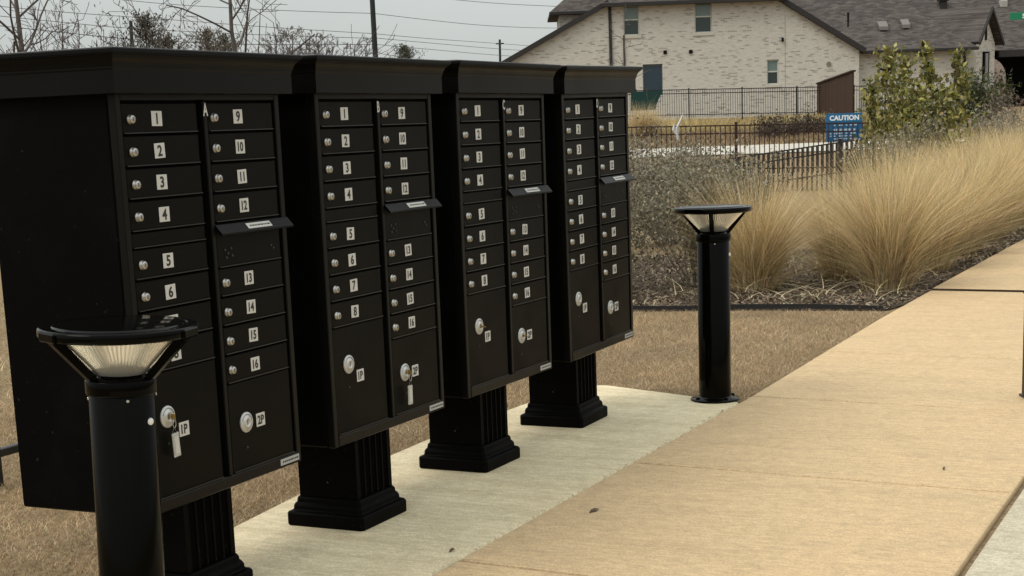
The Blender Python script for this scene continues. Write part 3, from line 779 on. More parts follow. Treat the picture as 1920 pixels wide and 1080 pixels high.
for i, (x_, y_, h_, r_, lab) in enumerate(((-2.15, 8.35, 1.15, .55, 'grey green sage bush just right of mailbox D, at the lawn edge'),
        (-1.55, 8.95, 1.12, .50, 'grey green sage bush between mailbox D and the far bollard'),
        (-2.9, 9.4, 1.2, .6, 'grey green sage bush mostly hidden behind mailbox D'),
        (-2.1, 10.8, .92, .6, 'twiggy grey sage bush behind the bollard, below the level fence'),
        (-3.0, 13.0, .85, .6, 'thin grey bush in front of the near iron fence'), (-3.6, 12.0, 1.25, .7, 'grey bush just right of mailbox D, below the torn white plastic'))):
    shrub('sage_bush', lab, 'bush', (x_, y_, -.01), h_, r_, 13, 5200 if i < 3 else 3000, .019, SAGE if i < 3 else SAGEB, 40+i, 'grey sage bushes behind the lawn', lean=.5, thick=.008, spread_leaf=.045)
for i, (px, D, h_, r_, lab) in enumerate(((1668, 21, 1.05, .55, 'grey green bush below the leafy green shrub, right of the caution sign'), (1730, 23, 1.2, .9, 'grey green bush between the leafy shrub and the golden grasses'), (1850, 29, 1.35, 1.1, 'grey bush above the golden grasses at the right edge'), (1900, 33, 1.4, 1.2, 'pale grey twiggy bush near the dark archway'))):
    p = onD(px, 250, D); shrub('sage_bush', lab, 'bush', (p[0], p[1], tz(p[0], p[1])), h_, r_, 12, 6000, .030, SAGE if i < 2 else SAGEB, 60+i, 'grey bushes behind the grasses', lean=.55, thick=.010, spread_leaf=.07)
for i, (px, D, h_, r_, lab) in enumerate(((1215, 24, 1.28, .75, 'olive twiggy bush below the level fence, close to mailbox D'), (1275, 25, 1.24, .75, 'olive twiggy bush below the torn white plastic'), (1335, 26, 1.12, .7, 'olive twiggy bush left of the sloping fence'), (1395, 27, .98, .7, 'low tan bush at the left end of the sloping fence'), (1250, 18, .95, .7, 'olive grey bush above the sage at the bollard'))):
    p = onD(px, 290, D); shrub('twiggy_bush', lab, 'bush', (p[0], p[1], tz(p[0], p[1])), h_, r_, 14, 5200, .028, SAGEB, 160+i, 'twiggy bushes before the near fences', lean=.6, thick=.009, spread_leaf=.07)
HOLLY = [(.17, .16, .035), (.22, .20, .05), (.09, .095, .022), (.28, .25, .07), (.07, .078, .02), (.21, .18, .05)]
def upright_shrub(label, px, pytop, D, rad, ncl, nleaf, seed, low=.25):
    global RNG
    RNG = np.random.default_rng(seed); rnd = random.Random(seed)
    b = onD(px, 250, D); z0 = tz(b[0], b[1]); h = onD(px, pytop, D)[2]-z0
    t = thing('leafy_shrub', label, 'shrub', (b[0], b[1], z0), 0, 'leafy green shrubs before the house')
    mb = MB(); P = []
    spine = [Vector((rnd.gauss(0, .03), rnd.gauss(0, .03), h*k/8)) for k in range(9)]; spine[0] = Vector((0, 0, -.1))
    mb.tube(spine, [.022*(1-.8*k/8) for k in range(9)], 6)
    for k in range(ncl):
        f = low+(1-low)*((k+rnd.random())/ncl)**.85; f = min(f, .985); i = int(f*8); p0 = spine[i].lerp(spine[min(i+1, 8)], f*8-i)
        a_ = rnd.uniform(0, 6.28); r_ = rad*(1.25-f)*rnd.uniform(.25, 1.15)
        tip = p0+Vector((math.cos(a_)*r_, math.sin(a_)*r_, r_*rnd.uniform(.2, .9)))
        mb.tube([p0, (p0+tip)/2+Vector((0, 0, -.02)), tip], [.007, .005, .003], 4, caps=False)
        for q in range(nleaf//ncl):
            w_ = rnd.random()**.6; P.append(tuple(p0.lerp(tip, w_)+Vector((rnd.gauss(0, .055), rnd.gauss(0, .055), rnd.gauss(0, .06)))))
    obj('stems', mb.mesh('stems', M_twig), t)
    P = np.array(P); c = palette(len(P), HOLLY, .3); V, F_, C_ = leaves(P, .054, c, 1.9, .35)
    obj('foliage', npmesh('foliage', V, F_, M_leaf, C_), t)
for a_ in (('yellow green leafy shrub, leftmost upright, above the caution sign', 1659, 98, 25, .50, 28, 640, 80),
           ('yellow green leafy shrub in the middle of the three uprights', 1692, 108, 25.6, .52, 26, 620, 81),
           ('tall yellow green leafy shrub, rightmost of the three uprights', 1736, 97, 26, .46, 30, 660, 82),
           ('sparse slender leafy sapling before the white brick corner', 1797, 96, 27, .34, 26, 520, 83),
           ('short yellow green shrub just right of the caution sign', 1642, 150, 24.5, .42, 20, 420, 84),
           ('low green shrub filling the foot of the three uprights', 1715, 170, 24, .85, 28, 760, 85),
           ('low olive shrub between the sapling and the grey bush', 1770, 176, 26, .80, 28, 800, 86)):
    upright_shrub(*a_, low=.12 if a_[4] > .6 else .25)
p = onD(1832, 185, 60); z0 = tz(p[0], p[1])
shrub('evergreen_bush', 'dark spiky evergreen bush below the narrow shuttered window', 'bush', (p[0], p[1], z0), onD(1832, 138, 60)[2]-z0, 1.3, 12, 4200, .055, [(.05, .06, .02), (.08, .09, .03), (.035, .04, .018)], 91, el=3.2, lean=.6, spread_leaf=.16)
p = onD(1880, 190, 58); z0 = tz(p[0], p[1])
shrub('bare_bush', 'reddish brown leafless bush before the dark archway', 'bush', (p[0], p[1], z0), onD(1880, 174, 58)[2]-z0, .7, 10, 420, .05, [(.12, .08, .06), (.16, .11, .085)], 92, el=2.4, lean=.6, spread_leaf=.14)

# dry meadow in front of the house fence
RNG = np.random.default_rng(3)
n = 26000; u = RNG.uniform(3, 20, n); v = RNG.uniform(64, 79, n)
xw = CAM[0]+RH[0]*u+FH[0]*v; yw_ = CAM[1]+RH[1]*u+FH[1]*v
pat = np.sin(u*1.1+np.sin(v*.5))+np.sin(v*.9+u*.4)
p1 = blades(xw, yw_, terr(xw, yw_)-.02, RNG.uniform(.15, .42, n)*(1+.25*pat), RNG.uniform(.02, .045, n), RNG.uniform(.1, .9, n), palette(n, [(.40, .30, .14), (.33, .25, .11), (.45, .36, .2), (.26, .21, .09)], .2)*(1+.10*pat[:, None]), 2, face=np.full(n, YAW)+RNG.normal(0, .7, n))
n = 9000; u = RNG.uniform(2, 13, n); v = RNG.uniform(51.3, 64, n)
xw = CAM[0]+RH[0]*u+FH[0]*v; yw_ = CAM[1]+RH[1]*u+FH[1]*v
p2 = blades(xw, yw_, terr(xw, yw_)-.02, RNG.uniform(.08, .26, n), RNG.uniform(.02, .04, n), RNG.uniform(.2, 1.1, n), palette(n, [(.24, .17, .10), (.17, .12, .075), (.30, .22, .12), (.12, .09, .06)], .25), 2, face=np.full(n, YAW)+RNG.normal(0, .7, n))
V, F, Cc = join([p1, p2])
tag(obj('dry_meadow', npmesh('dry_meadow', V, F, M_blade, Cc)), 'dry tan meadow grass on the slope below the brick house', 'meadow', kind='stuff')
for px, s_ in ((1205, 1.25), (1222, .9)):
    p = onD(px, 240, 60); t = thing('ornamental_grass', 'pale dry grass tuft under the green screen' + (', larger one at its left' if px == 1205 else ', smaller one at its right'), 'grass clump', (p[0], p[1], tz(p[0], p[1])), 1.0, 'dry ornamental grass clumps before the house')
    t.scale = (s_, s_, s_); obj('leaf_blades', GV[1][0], t); obj('seed_stalks', GV[1][1], t)
for i, px in enumerate((1440, 1480, 1515, 1545)):
    D = 56+i; p = onD(px, 245, D)
    shrub('brown_shrub', ('low dark brown dormant shrub, %s of the row left of the caution sign' % ('first', 'second', 'third', 'last')[i]), 'shrub', (p[0], p[1], tz(p[0], p[1])), .75, .7, 10, 1500, .05, [(.06, .045, .03), (.09, .065, .045), (.045, .035, .022)], 120+i, 'brown shrubs before the house', lean=.8, spread_leaf=.12)

# ------------------------------------------------------------------ iron fences
def picket_mesh(h, w_=.016):
    mb = MB(); mb.box(-w_/2, w_/2, -w_/2, w_/2, 0, h); return mb
def fence(name, label, u0, z0, u1, z1, D0, D1, h, pitch, posts, M, cat='fence', rail=.03, pw=.020, extra_top=.0, low_rail=.18):
    A = uv2w(u0, D0, z0-h); B = uv2w(u1, D1, z1-h)
    t = thing(name, label, cat, A, 0); L_ = (B-A); LH = Vector((L_.x, L_.y, 0)).length; n = int(LH/pitch)
    ang = math.atan2(L_.y, L_.x); t.rotation_euler = (0, 0, ang); sl = L_.z/LH
    for zz in (h-.02, h-.20, low_rail):
        mb = MB(); mb.loft([[(x_, y_, zz+x_*sl+dz) for y_, dz in ((-rail/2, 0), (rail/2, 0), (rail/2, rail), (-rail/2, rail))] for x_ in (0, LH)]); obj('rail', mb.mesh('rail', M), t)
    pm = picket_mesh(h-.10, pw).mesh('picket', M)
    for k in range(1, n): obj('picket', pm, t, (k*pitch, 0, .08+k*pitch*sl))
    qm = MB().box(-.03, .03, -.03, .03, -.25, h+.05).cbox(-.038, .038, -.038, .038, h+.05, h+.075, .006).mesh('post', M)
    for f in posts: obj('post', qm, t, (f*LH, 0, f*LH*sl))
    return t
ua, za = uz(1120, 239.5, 37); ub, zb_ = uz(1640, 230, 37)
fence('iron_fence', 'level black iron fence in front of the pale path, below the house', ua, za, ub, zb_, 37, 37, 1.2, .1143, (0, .50, 1), M_rust)
ua, za = uz(1330, 303, 34); ub, zb_ = uz(1640, 257, 34)
fence('iron_fence', 'sloping black iron fence descending behind the golden grass', ua, za, ub, zb_, 34, 34, 1.15, .105, (0, .79, 1), M_iron, low_rail=.5, pw=.036)
ua, za = uz(1150, 171, 78); ub, zb_ = uz(1660, 160.5, 78)
fence('iron_fence', 'tall black iron fence along the foot of the brick house', ua, za, ub, zb_, 78, 78, 1.40, .1143, (0, .083, .277, .473, .675, .884, 1), M_iron, rail=.04)
# green privacy screen hung on the house fence
a, b = uz(1183, 172, 77.8), uz(1238, 206, 77.8)
Vg = []; pts = [(1183, 172), (1210, 171), (1243, 170), (1234, 188), (1228, 206), (1205, 207), (1183, 208)]
mb = MB(); f3 = [(*uz(px, py, 77.86), 0) for px, py in pts]
mb.loft([[tuple(uv2w(u, 77.86, z)) for u, z, _ in f3], [tuple(uv2w(u, 77.90, z)) for u, z, _ in f3]])
tag(obj('screen_fabric', mb.mesh('screen_fabric', M_mesh)), 'dark green screen fabric hung on the fence below the blue window', 'screen')

# white torn plastic on the level fence
mb = MB()
for (pl, wd) in (([(1280, 215), (1275, 228), (1269, 240), (1269, 250), (1271, 262)], [.03, .06, .085, .08, .05]), ([(1264, 232), (1263, 243), (1268, 254)], [.03, .07, .03])):
    ring = []
    for (px, py), w_ in zip(pl, wd):
        u, z = uz(px, py, 36.85); q = uv2w(u, 36.85, z); s_ = Vector(RH)*w_*.5; f_ = Vector(FH)*.03
        ring.append([tuple(q-s_), tuple(q-f_), tuple(q+s_), tuple(q+f_)])
    mb.loft(ring)
tag(obj('plastic_wrap', mb.mesh('plastic_wrap', M_plasticw)), 'torn white plastic caught upright on the level iron fence', 'plastic')

# caution sign
D = 37.6
u0, zt_ = uz(1549, 213.5, D); u1, _ = uz(1617, 212, D); _, zb2 = uz(1583, 265, D)
cxu = (u0+u1)/2; wS = u1-u0; hS = zt_-zb2
p = uv2w(cxu, D, 0); gz_ = tz(p.x, p.y)
sg = thing('caution_sign', 'blue sign headed CAUTION behind the level iron fence', 'sign', (p.x, p.y, gz_), YAW)
zc_ = (zt_+zb2)/2-gz_; top = zt_-gz_
obj('panel', MB().cbox(-wS/2, wS/2, 0, .02, zb2-gz_, top, .004).mesh('panel', M_signblue), sg)
obj('heading_band', MB().box(-wS/2+.003, wS/2-.003, -.005, -.001, top-.20, top-.012).mesh('heading_band', M_signband), sg)
def sign_text(txt, size, x, z, M, bold=.004, sq=1.0, y=-.008):
    V, F_ = text_geo(txt, size, bold); mb = MB(); mb.add([(x+q[0]*sq, y, z+q[1]) for q in V], F_); return mb.mesh('lettering', M)
obj('lettering', sign_text('CAUTION', .155, 0, top-.105, M_signwhite, .006, 1.0), sg)
mb = MB(); r = random.Random(11)
for row, (zr, hr, x0_, x1_) in enumerate(((top-.275, .030, -.26, .26), (top-.385, .055, -.27, .28), (top-.465, .035, -.34, .30), (top-.525, .03, -.34, .2), (top-.59, .03, -.25, .28))):
    x_ = x0_
    while x_ < x1_:
        l_ = r.uniform(.035, .075); mb.box(x_, x_+l_, -.006, -.002, zr-hr/2, zr+hr/2); x_ += l_+r.choice((.014, .02, .05))
obj('small_print', mb.mesh('small_print', mat('sign_small_print', (.34, .45, .55), .5)), sg)['kind'] = 'stuff'
for s_ in (-1, 1): obj('post', MB().box(s_*wS*.36-.025, s_*wS*.36+.025, .022, .072, -.1, top-.05).mesh('post', M_iron), sg)

# ------------------------------------------------------------------ brick house
HD = 90.0
hb = uv2w(0, HD, 0)
house = thing('brick_house', 'large white washed brick house with grey shingle roofs', 'house', (hb.x, hb.y, 0), YAW)
HC = HD
def hl(px, py, dv=0.0):             # local (x, z) on the house plane set back by dv
    return uz(px, py, HD+dv)
def poly_wall(outer, holes, y, depth, M, name, parent, back=.28):
    bm = bmesh.new(); edges = []
    def ring(P):
        vs_ = [bm.verts.new((a, y, b)) for a, b in P]
        for i in range(len(vs_)): edges.append(bm.edges.new((vs_[i], vs_[(i+1) % len(vs_)])))
    ring(outer)
    for x0, x1, z0, z1 in holes: ring([(x0, z0), (x1, z0), (x1, z1), (x0, z1)])
    bmesh.ops.triangle_fill(bm, use_beauty=True, use_dissolve=False, edges=edges)
    g = bmesh.ops.extrude_face_region(bm, geom=list(bm.faces))
    for v_ in g['geom']:
        if isinstance(v_, bmesh.types.BMVert): v_.co.y += back
    bmesh.ops.recalc_face_normals(bm, faces=bm.faces)
    me = bpy.data.meshes.new(name); bm.to_mesh(me); bm.free(); me.materials.append(M)
    return obj(name, me, parent)
wins = [(1168, 10, 1199, 66), (1302, 3, 1335, 61), (1438, 112, 1460, 158)]
WR = []
for a, b, c, d in wins:
    x0, z1 = hl(a, b); x1, z0 = hl(c, d); WR.append((x0, x1, z0, z1))
x0, z1 = hl(1205, 121); x1, z0 = hl(1243, 178); WR.append((x0, x1, z0, z1))
BASEZ = .55
eaveL = hl(915, 141); pkL = hl(1143, 6); pkR = hl(1452, 0); ekR = hl(1611, 95)
pkz = (pkL[1]+pkR[1])/2
front = poly_wall([(eaveL[0], BASEZ), (ekR[0], BASEZ), (ekR[0], ekR[1]), (pkR[0], pkz), (pkL[0], pkz), eaveL], WR, 0, 0, M_brick, 'wall', house)
def window(x0, x1, z0, z1, hi, lo, split=.5):
    f = obj('window', MB().box(x0+.001, x1-.001, .10, .16, z0+.001, z0+.07).box(x0+.001, x1-.001, .10, .16, z1-.07, z1-.001).box(x0+.001, x0+.06, .10, .16, z0+.07, z1-.07).box(x1-.06, x1-.001, .10, .16, z0+.07, z1-.07).mesh('window', M_frame), house)
    zm = z0+(z1-z0)*split
    obj('meeting_rail', MB().box(x0+.06, x1-.06, .09, .15, zm-.035, zm+.035).mesh('meeting_rail', M_frame), f)
    obj('pane', MB().box(x0+.06, x1-.06, .125, .135, zm+.035, z1-.07).mesh('pane', hi), f)
    obj('pane', MB().box(x0+.06, x1-.06, .135, .145, z0+.07, zm-.035).mesh('pane', lo), f)
    obj('sill', MB().cbox(x0-.12, x1+.12, -.05, .09, z0-.16, z0-.002, .01).mesh('sill', M_stone), f)
    return f
for (x0, x1, z0, z1) in WR[:3]: window(x0, x1, z0, z1, M_glass_hi, M_glass_lo, .52)
x0, x1, z0, z1 = WR[3]
f = obj('window', MB().box(x0+.001, x1-.001, .10, .16, z1-.10, z1-.001).box(x0+.001, x0+.08, .10, .16, z0, z1-.1).box(x1-.05, x1-.001, .10, .16, z0, z1-.1).mesh('window', mat('teal_frame', (.05, .075, .075), .5)), house)
f['label'] = 'wide dark blue window beside mailbox D'
obj('pane', MB().box(x0+.08, x1-.05, .125, .14, z0, z1-.1).mesh('pane', M_glass_bl), f)
# body of the house behind the front wall
bd = MB(); bd.loft([[(x_, y_, z_) for x_, z_ in ((eaveL[0]+.02, BASEZ), (ekR[0]-.02, BASEZ), (ekR[0]-.02, ekR[1]-.02), (pkR[0], pkz-.02), (pkL[0], pkz-.02), (eaveL[0]+.02, eaveL[1]-.02))] for y_ in (.29, 13)])
obj('wall', bd.mesh('wall_body', M_brick), house)
# roof slabs over both rakes
def slope_slab(a, b, y0, y1, th, over, M):
    (xa, za), (xb, zb3) = a, b; d = Vector((xb-xa, zb3-za)).normalized(); nrm = Vector((-d.y, d.x))
    if nrm.y < 0: nrm = -nrm
    a2 = Vector((xa, za))-d*over if zb3 > za else Vector((xa, za)); b2 = Vector((xb, zb3))+d*(over if zb3 < za else 0)
    q = [a2, b2, b2+nrm*th, a2+nrm*th]
    return [[(p_.x, y_, p_.y) for p_ in q] for y_ in (y0, y1)]
rf = obj('roof', MB().loft(slope_slab(eaveL, (pkL[0], pkz), -.28, 13.3, .20, .5, None)).mesh('roof', M_shingle), house)
obj('rake_board', MB().loft(slope_slab(eaveL, (pkL[0], pkz), -.36, -.285, .27, .5, None)).mesh('rake_board', M_fascia), rf)
rf2 = obj('roof', MB().loft(slope_slab((pkR[0], pkz), ekR, -.28, 5.0, .18, .25, None)).mesh('roof', M_shingle), house)
obj('rake_board', MB().loft(slope_slab((pkR[0], pkz), ekR, -.36, -.285, .27, .25, None)).mesh('rake_board', M_fascia), rf2)
# upper hip roof whose eave crosses the top of the picture
hz = pkz+.04
uh = MB(); xl = pkL[0]-.45; xr = pkR[0]+.55
tl = hl(1030, 24, 7)[0]
uh.add([(xl, -.45, hz), (xr, -.45, hz), (xr, 13.5, hz), (xl, 13.5, hz), (xl+5.2, 6.5, hz+4.6), (xr-5.2, 6.5, hz+4.6),
        (xl, -.45, hz-.16), (xr, -.45, hz-.16), (xr, 13.5, hz-.16), (xl, 13.5, hz-.16)],
       [(0, 1, 5, 4), (1, 2, 5), (2, 3, 4, 5), (3, 0, 4), (0, 6, 7, 1), (1, 7, 8, 2), (2, 8, 9, 3), (3, 9, 6, 0), (6, 9, 8, 7)])
rf3 = obj('roof', uh.mesh('upper_roof', M_shingle), house)
obj('gutter', MB().cbox(xl-.02, xr+.02, -.60, -.455, hz-.20, hz+.02, .02).mesh('gutter', M_fascia), rf3)
# rear left roof corner jutting out behind the left rake
zq = hl(1030, 24, 7)[1]; xq = tl
uh = MB(); uh.add([(xq, 6.6, zq), (xq+6, 6.6, zq), (xq+6, 14, zq), (xq, 14, zq), (xq+3.4, 10, zq+2.9), (xq+6, 10, zq+2.9), (xq, 6.6, zq-.15), (xq+6, 6.6, zq-.15), (xq+6, 14, zq-.15), (xq, 14, zq-.15)],
       [(0, 1, 5, 4), (2, 3, 4, 5), (3, 0, 4), (1, 2, 5), (0, 6, 7, 1), (1, 7, 8, 2), (2, 8, 9, 3), (3, 9, 6, 0), (6, 9, 8, 7)])
rf4 = obj('roof', uh.mesh('rear_roof', M_shingle), house)
obj('gutter', MB().cbox(xq-.02, xq+6, 6.45, 6.595, zq-.17, zq+.02, .02).mesh('gutter2', M_fascia), rf4)
obj('wall', MB().box(xq+.6, xq+5.9, 7.1, 13.5, BASEZ, zq-.16).mesh('rear_wall', M_brick), house)
# right wing: wall, eave, hip roof
er = hl(1832, 87.5, .2); el_ = hl(1611, 96, .2); ez = (er[1]+el_[1])/2
wxr = hl(1800, 150, 1.0)[0]
poly_wall([(ekR[0]+.02, BASEZ), (wxr, BASEZ), (wxr, ez-.02), (ekR[0]+.02, ez-.02)], [], .60, 0, M_brick, 'wall', house)
obj('wall', MB().box(wxr-.28, wxr, .885, 9, BASEZ, ez-.03).mesh('wing_side', M_brick), house)
obj('soffit', MB().box(ekR[0]+.0, er[0]-.05, .05, .595, ez-.06, ez-.025).mesh('soffit', M_fascia), house)
ht = hl(1688, -2, 4.3)
hipx = er[0]-ht[0]
wr = MB(); gx0 = pkR[0]-1.0
zt2 = ez+ (ht[1]-ez)*1.35; yy = .1+4.3*1.35; xx2 = er[0]-hipx*1.35
wr.add([(ekR[0]-.02, .1, ez), (er[0], .1, ez), (xx2, yy, zt2), (gx0, yy, zt2), (gx0, .1+4.3*.62, ez+(ht[1]-ez)*.62), (er[0], 12, ez), (xx2, 12-yy, zt2)],
       [(0, 1, 2, 3), (1, 5, 6, 2), (0, 3, 4)])
wr.add([(ekR[0]-.02, .1, ez-.03), (er[0], .1, ez-.03), (er[0], 12, ez-.03), (ekR[0]-.02, 12, ez-.03)], [(0, 1, 2, 3)])
rfw = obj('roof', wr.mesh('wing_roof', M_shingle), house)
obj('gutter', MB().cbox(ekR[0]+.12, er[0]+.05, -.03, .095, ez-.17, ez+.01, .02).mesh('gutter3', M_fascia), rfw)
sl_ = Vector((0, 4.3, ht[1]-ez)).normalized()
def vent(px, py, w_):
    # sits on the wing roof slope
    best = None
    for k in range(60):
        dv = .1+.1*k; x_, z_ = hl(px, py, dv); zs_ = ez+(dv-.1)*(ht[1]-ez)/4.3
        if best is None or abs(z_-zs_) < best[0]: best = (abs(z_-zs_), x_, dv, zs_)
    _, x_, dv, z_ = best
    mb = MB(); sec = [(-.32, -.10), (-.30, .10), (.28, .42), (.34, .34)]
    mb.loft([[(x_+s_*w_/2, dv+a, z_+b) for a, b in sec] for s_ in (-1, 1)]); obj('roof_vent', mb.mesh('roof_vent', mat('vent_metal', (.13, .115, .105), .7)), rfw)
vent(1655, 54, .52); vent(1697, 50, .45)
x_, z_ = hl(1591, 34, 1.8); obj('roof_vent', MB().lathe([(.06, -.5), (.06, .25), (.09, .26), (.09, .33), (0, .36)], 10, (x_, 1.9, z_), caps=False).mesh('vent_pipe', M_fascia), rfw)
for px, py, r_ in ((1247, 98, .10), (1295, 97, .10)):
    x_, z_ = hl(px, py); obj('wall_vent', MB().cbox(x_-r_, x_+r_, -.08, -.002, z_-r_, z_+r_, .02).mesh('wall_vent', M_dark), house)
x_, z_ = hl(1554, 120); obj('wall_vent', MB().lathe([(.13, -.05), (.13, -.002)], 14, (x_, 0, 0), axis='x').mesh('x', M_fascia) if False else MB().add([(x_+.13*math.cos(a), y_, z_+.13*math.sin(a)) for y_ in (-.06, -.002) for a in np.linspace(0, 2*math.pi, 15)[:-1]], [tuple(range(14))]+[(k, (k+1) % 14, 14+(k+1) % 14, 14+k) for k in range(14)]).mesh('round_vent', mat('vent_grey', (.16, .14, .12), .7)), house)
x_, z_ = hl(1467, 74); obj('wall_lamp', MB().cbox(x_-.06, x_+.06, -.16, -.002, z_-.12, z_+.10, .02).mesh('wall_lamp', M_dark), house)
def pipe(px0, py0, px1, py1, dv, w_, M=M_fascia):
    a = hl(px0, py0, dv); b = hl(px1, py1, dv); obj('downspout', MB().cbox(a[0]-w_/2, a[0]+w_/2, dv-.09, dv-.003, b[1], a[1], .01).mesh('downspout', M), house)
pipe(1143, 9, 1150, 200, 0, .17); pipe(1169, 66, 1169, 200, -.0, .06); pipe(1792, 92, 1793, 190, .58, .16)
ln_ = MB(); x_, _ = hl(1472, 10); obj('wall_joint', MB().box(x_-.02, x_+.02, -.004, -.001, BASEZ+.3, pkz-.9).mesh('wall_joint', mat('joint_grey', (.30, .27, .23), .9)), house)
# narrow entry gable turned to the right
def gable():
    apx, apz = hl(1857, 18, 3); ev = hl(1848, 80, 3)[1]
    ang = math.radians(52); g = obj('entry_gable', MB().box(0, .01, 0, .01, 0, .01).mesh('gable_core', M_brick), house, (apx, 3.0, 0), ang)
    hw = 1.6; rise = apz-ev
    # local: gable end faces -y; ridge runs +y
    bm_ = MB(); bm_.loft([[(x_, y_, z_) for x_, z_ in ((-hw+.18, BASEZ), (hw-.18, BASEZ), (hw-.18, ev), (0, apz-.25), (-hw+.18, ev))] for y_ in (.25, 7)])
    g.data = bm_.mesh('entry_gable', M_brick)
    for s_ in (-1, 1):
        d = Vector((s_*hw, ev-apz)).normalized(); nn = Vector((0, 1)) if False else Vector((-d.y*s_, d.x*s_)); q0 = Vector((0, apz)); q1 = Vector((s_*(hw+.18), ev-.12))
        th = .2; ring = [q0, q1, q1+nn*th, Vector((0, apz+th*1.1))]
        obj('roof_slope', MB().loft([[(p_.x, y_, p_.y) for p_ in ring] for y_ in (-.10, 7)]).mesh('gable_roof', M_shingle), g)
        obj('rake_board', MB().loft([[(p_.x, y_, p_.y-.05) for p_ in ring] for y_ in (-.18, -.105)]).mesh('gable_rake', M_fascia), g)
    obj('window', MB().box(-.42, .42, .16, .245, 2.6, 4.35).mesh('gable_window', M_dark), g)
    obj('shutter', MB().box(-.22, .18, .13, .155, 2.7, 4.25).mesh('gable_blind', mat('grey_blind', (.22, .21, .20), .7)), g)
    obj('louver', MB().box(-.11, .11, .20, .245, 5.0, 5.75).mesh('louver', M_dark), g)
gable()
obj('corner_board', MB().box(wxr+.02, wxr+.95, 1.2, 1.5, BASEZ, ez-.05).mesh('corner_board', mat('cream_board', (.40, .375, .33), .8)), house)
obj('trim_strip', MB().box(wxr+.22, wxr+.36, 1.13, 1.195, BASEZ, ez-.06).mesh('trim_strip', M_fascia), house)

# neighbouring house with the dark archway
nb_ = uv2w(0, 96, 0)
nh = thing('neighbour_house', 'grey roofed house at the right edge with a dark archway', 'house', (nb_.x, nb_.y, 0), YAW)
def h2(px, py, dv=0): return uz(px, py, 96+dv)
xa, zt3 = h2(1852, 108); xb = h2(2150, 100)[0]; xo, _ = h2(1900, 140); zo = h2(1900, 112)[1]
arch = [(xo, .5), (xo, h2(1898, 150)[1])]
for t_ in np.linspace(0, 1, 7)[1:]:
    a = math.pi-t_*math.pi/2; arch.append((xo-(-1.0)*(1+math.cos(a))*1.0-.0, arch[1][1]+(zo-arch[1][1])*math.sin(a)))
bm_ = [(xa, .5), (xo-.45, .5), (xo-.45, h2(1898, 145)[1])]
for t_ in np.linspace(0, 1, 8):
    a = t_*math.pi/2; bm_.append((xo-.45-1.0*0-.0+(-.0)-(1.05*(1-math.cos(a))), h2(1898, 145)[1]+(zt3-h2(1898, 145)[1]-.02)*math.sin(a)))
bm_.append((xa, zt3-.0))
poly_wall(bm_, [], 0, 0, M_brick2, 'wall', nh, .5)
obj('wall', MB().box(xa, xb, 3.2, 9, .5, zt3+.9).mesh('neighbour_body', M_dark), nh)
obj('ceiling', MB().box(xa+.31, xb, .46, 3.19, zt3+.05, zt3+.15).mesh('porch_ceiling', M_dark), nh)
obj('wall', MB().box(xa-.02, xa+.3, .51, 3.19, .5, zt3-.05).mesh('neighbour_side', M_brick2), nh)
obj('beam', MB().cbox(h2(1873, 103)[0], xb, -.25, .45, zt3-.02, zt3+.42, .03).mesh('beam', M_fascia), nh)
xra = h2(1640, 100)[0]; zr0 = zt3+.40
rr = MB(); rr.add([(xra, .1, zr0), (xb+.5, -.3, zr0), (xb+.5, 8.5, zr0+6.6), (xra, 8.5, zr0+6.6), (xra, 8.6, zr0-.1), (xb+.5, 8.6, zr0-.1)], [(0, 1, 2, 3), (3, 2, 5, 4), (0, 4, 5, 1), (0, 3, 4), (1, 5, 2)])
rn = obj('roof', rr.mesh('neighbour_roof', M_shingle), nh)
def on_roof2(px, py):
    best = None
    for k in range(90):
        dv = -.3+.1*k; x_, z_ = h2(px, py, dv); zs_ = zr0+(dv+.1)*6.6/8.6
        if best is None or abs(z_-zs_) < best[0]: best = (abs(z_-zs_), x_, dv, zs_)
    return best[1:]
x_, dv, z_ = on_roof2(1881, 6); obj('roof_vent', MB().cbox(x_-.22, x_+.22, dv-.25, dv+.25, z_-.25, z_+.2, .05).mesh('vent_b', mat('vent_light', (.30, .28, .25), .7)), rn)
x_, dv, z_ = on_roof2(1768, 12); obj('chimney', MB().cbox(x_-.2, x_+.2, dv-.2, dv+.2, z_-.8, z_+.28, .03).cbox(x_-.32, x_+.32, dv-.3, dv+.3, z_+.285, z_+.4, .02).mesh('chimney', M_fascia), rn)

# stained wooden fence panel beside the house
fa = onD(1533, 158, 80); fb = onD(1600, 134.5, 64)
wf = thing('wooden_fence', 'dark brown cedar board fence with a sloping top beside the house', 'fence', (fa[0], fa[1], 0), 0)
nbd = 11; Bd = Vector((fb[0]-fa[0], fb[1]-fa[1], 0)); an = math.atan2(Bd.y, Bd.x); wf.rotation_euler = (0, 0, an)
Lf = Bd.length; wb = Lf/nbd
for k in range(nbd):
    f0 = (k+.5)/nbd; zt4 = fa[2]+(fb[2]-fa[2])*f0; xw_ = fa[0]+Bd.x*f0; yw2 = fa[1]+Bd.y*f0
    obj('board', MB().cbox(k*wb+.012, (k+1)*wb-.012, -.02+random.uniform(-.01, .01), .03, tz(xw_, yw2)-.2, zt4, .008).mesh('board', M_wood), wf)
obj('cap_rail', MB().loft([[(x_, y_, z_+dz) for y_, dz in ((-.09, 0), (.10, 0), (.10, .06), (-.09, .06))] for x_, z_ in ((-.03, fa[2]+.005), (Lf+.03, fb[2]+.005))]).mesh('cap_rail', M_wood), wf)

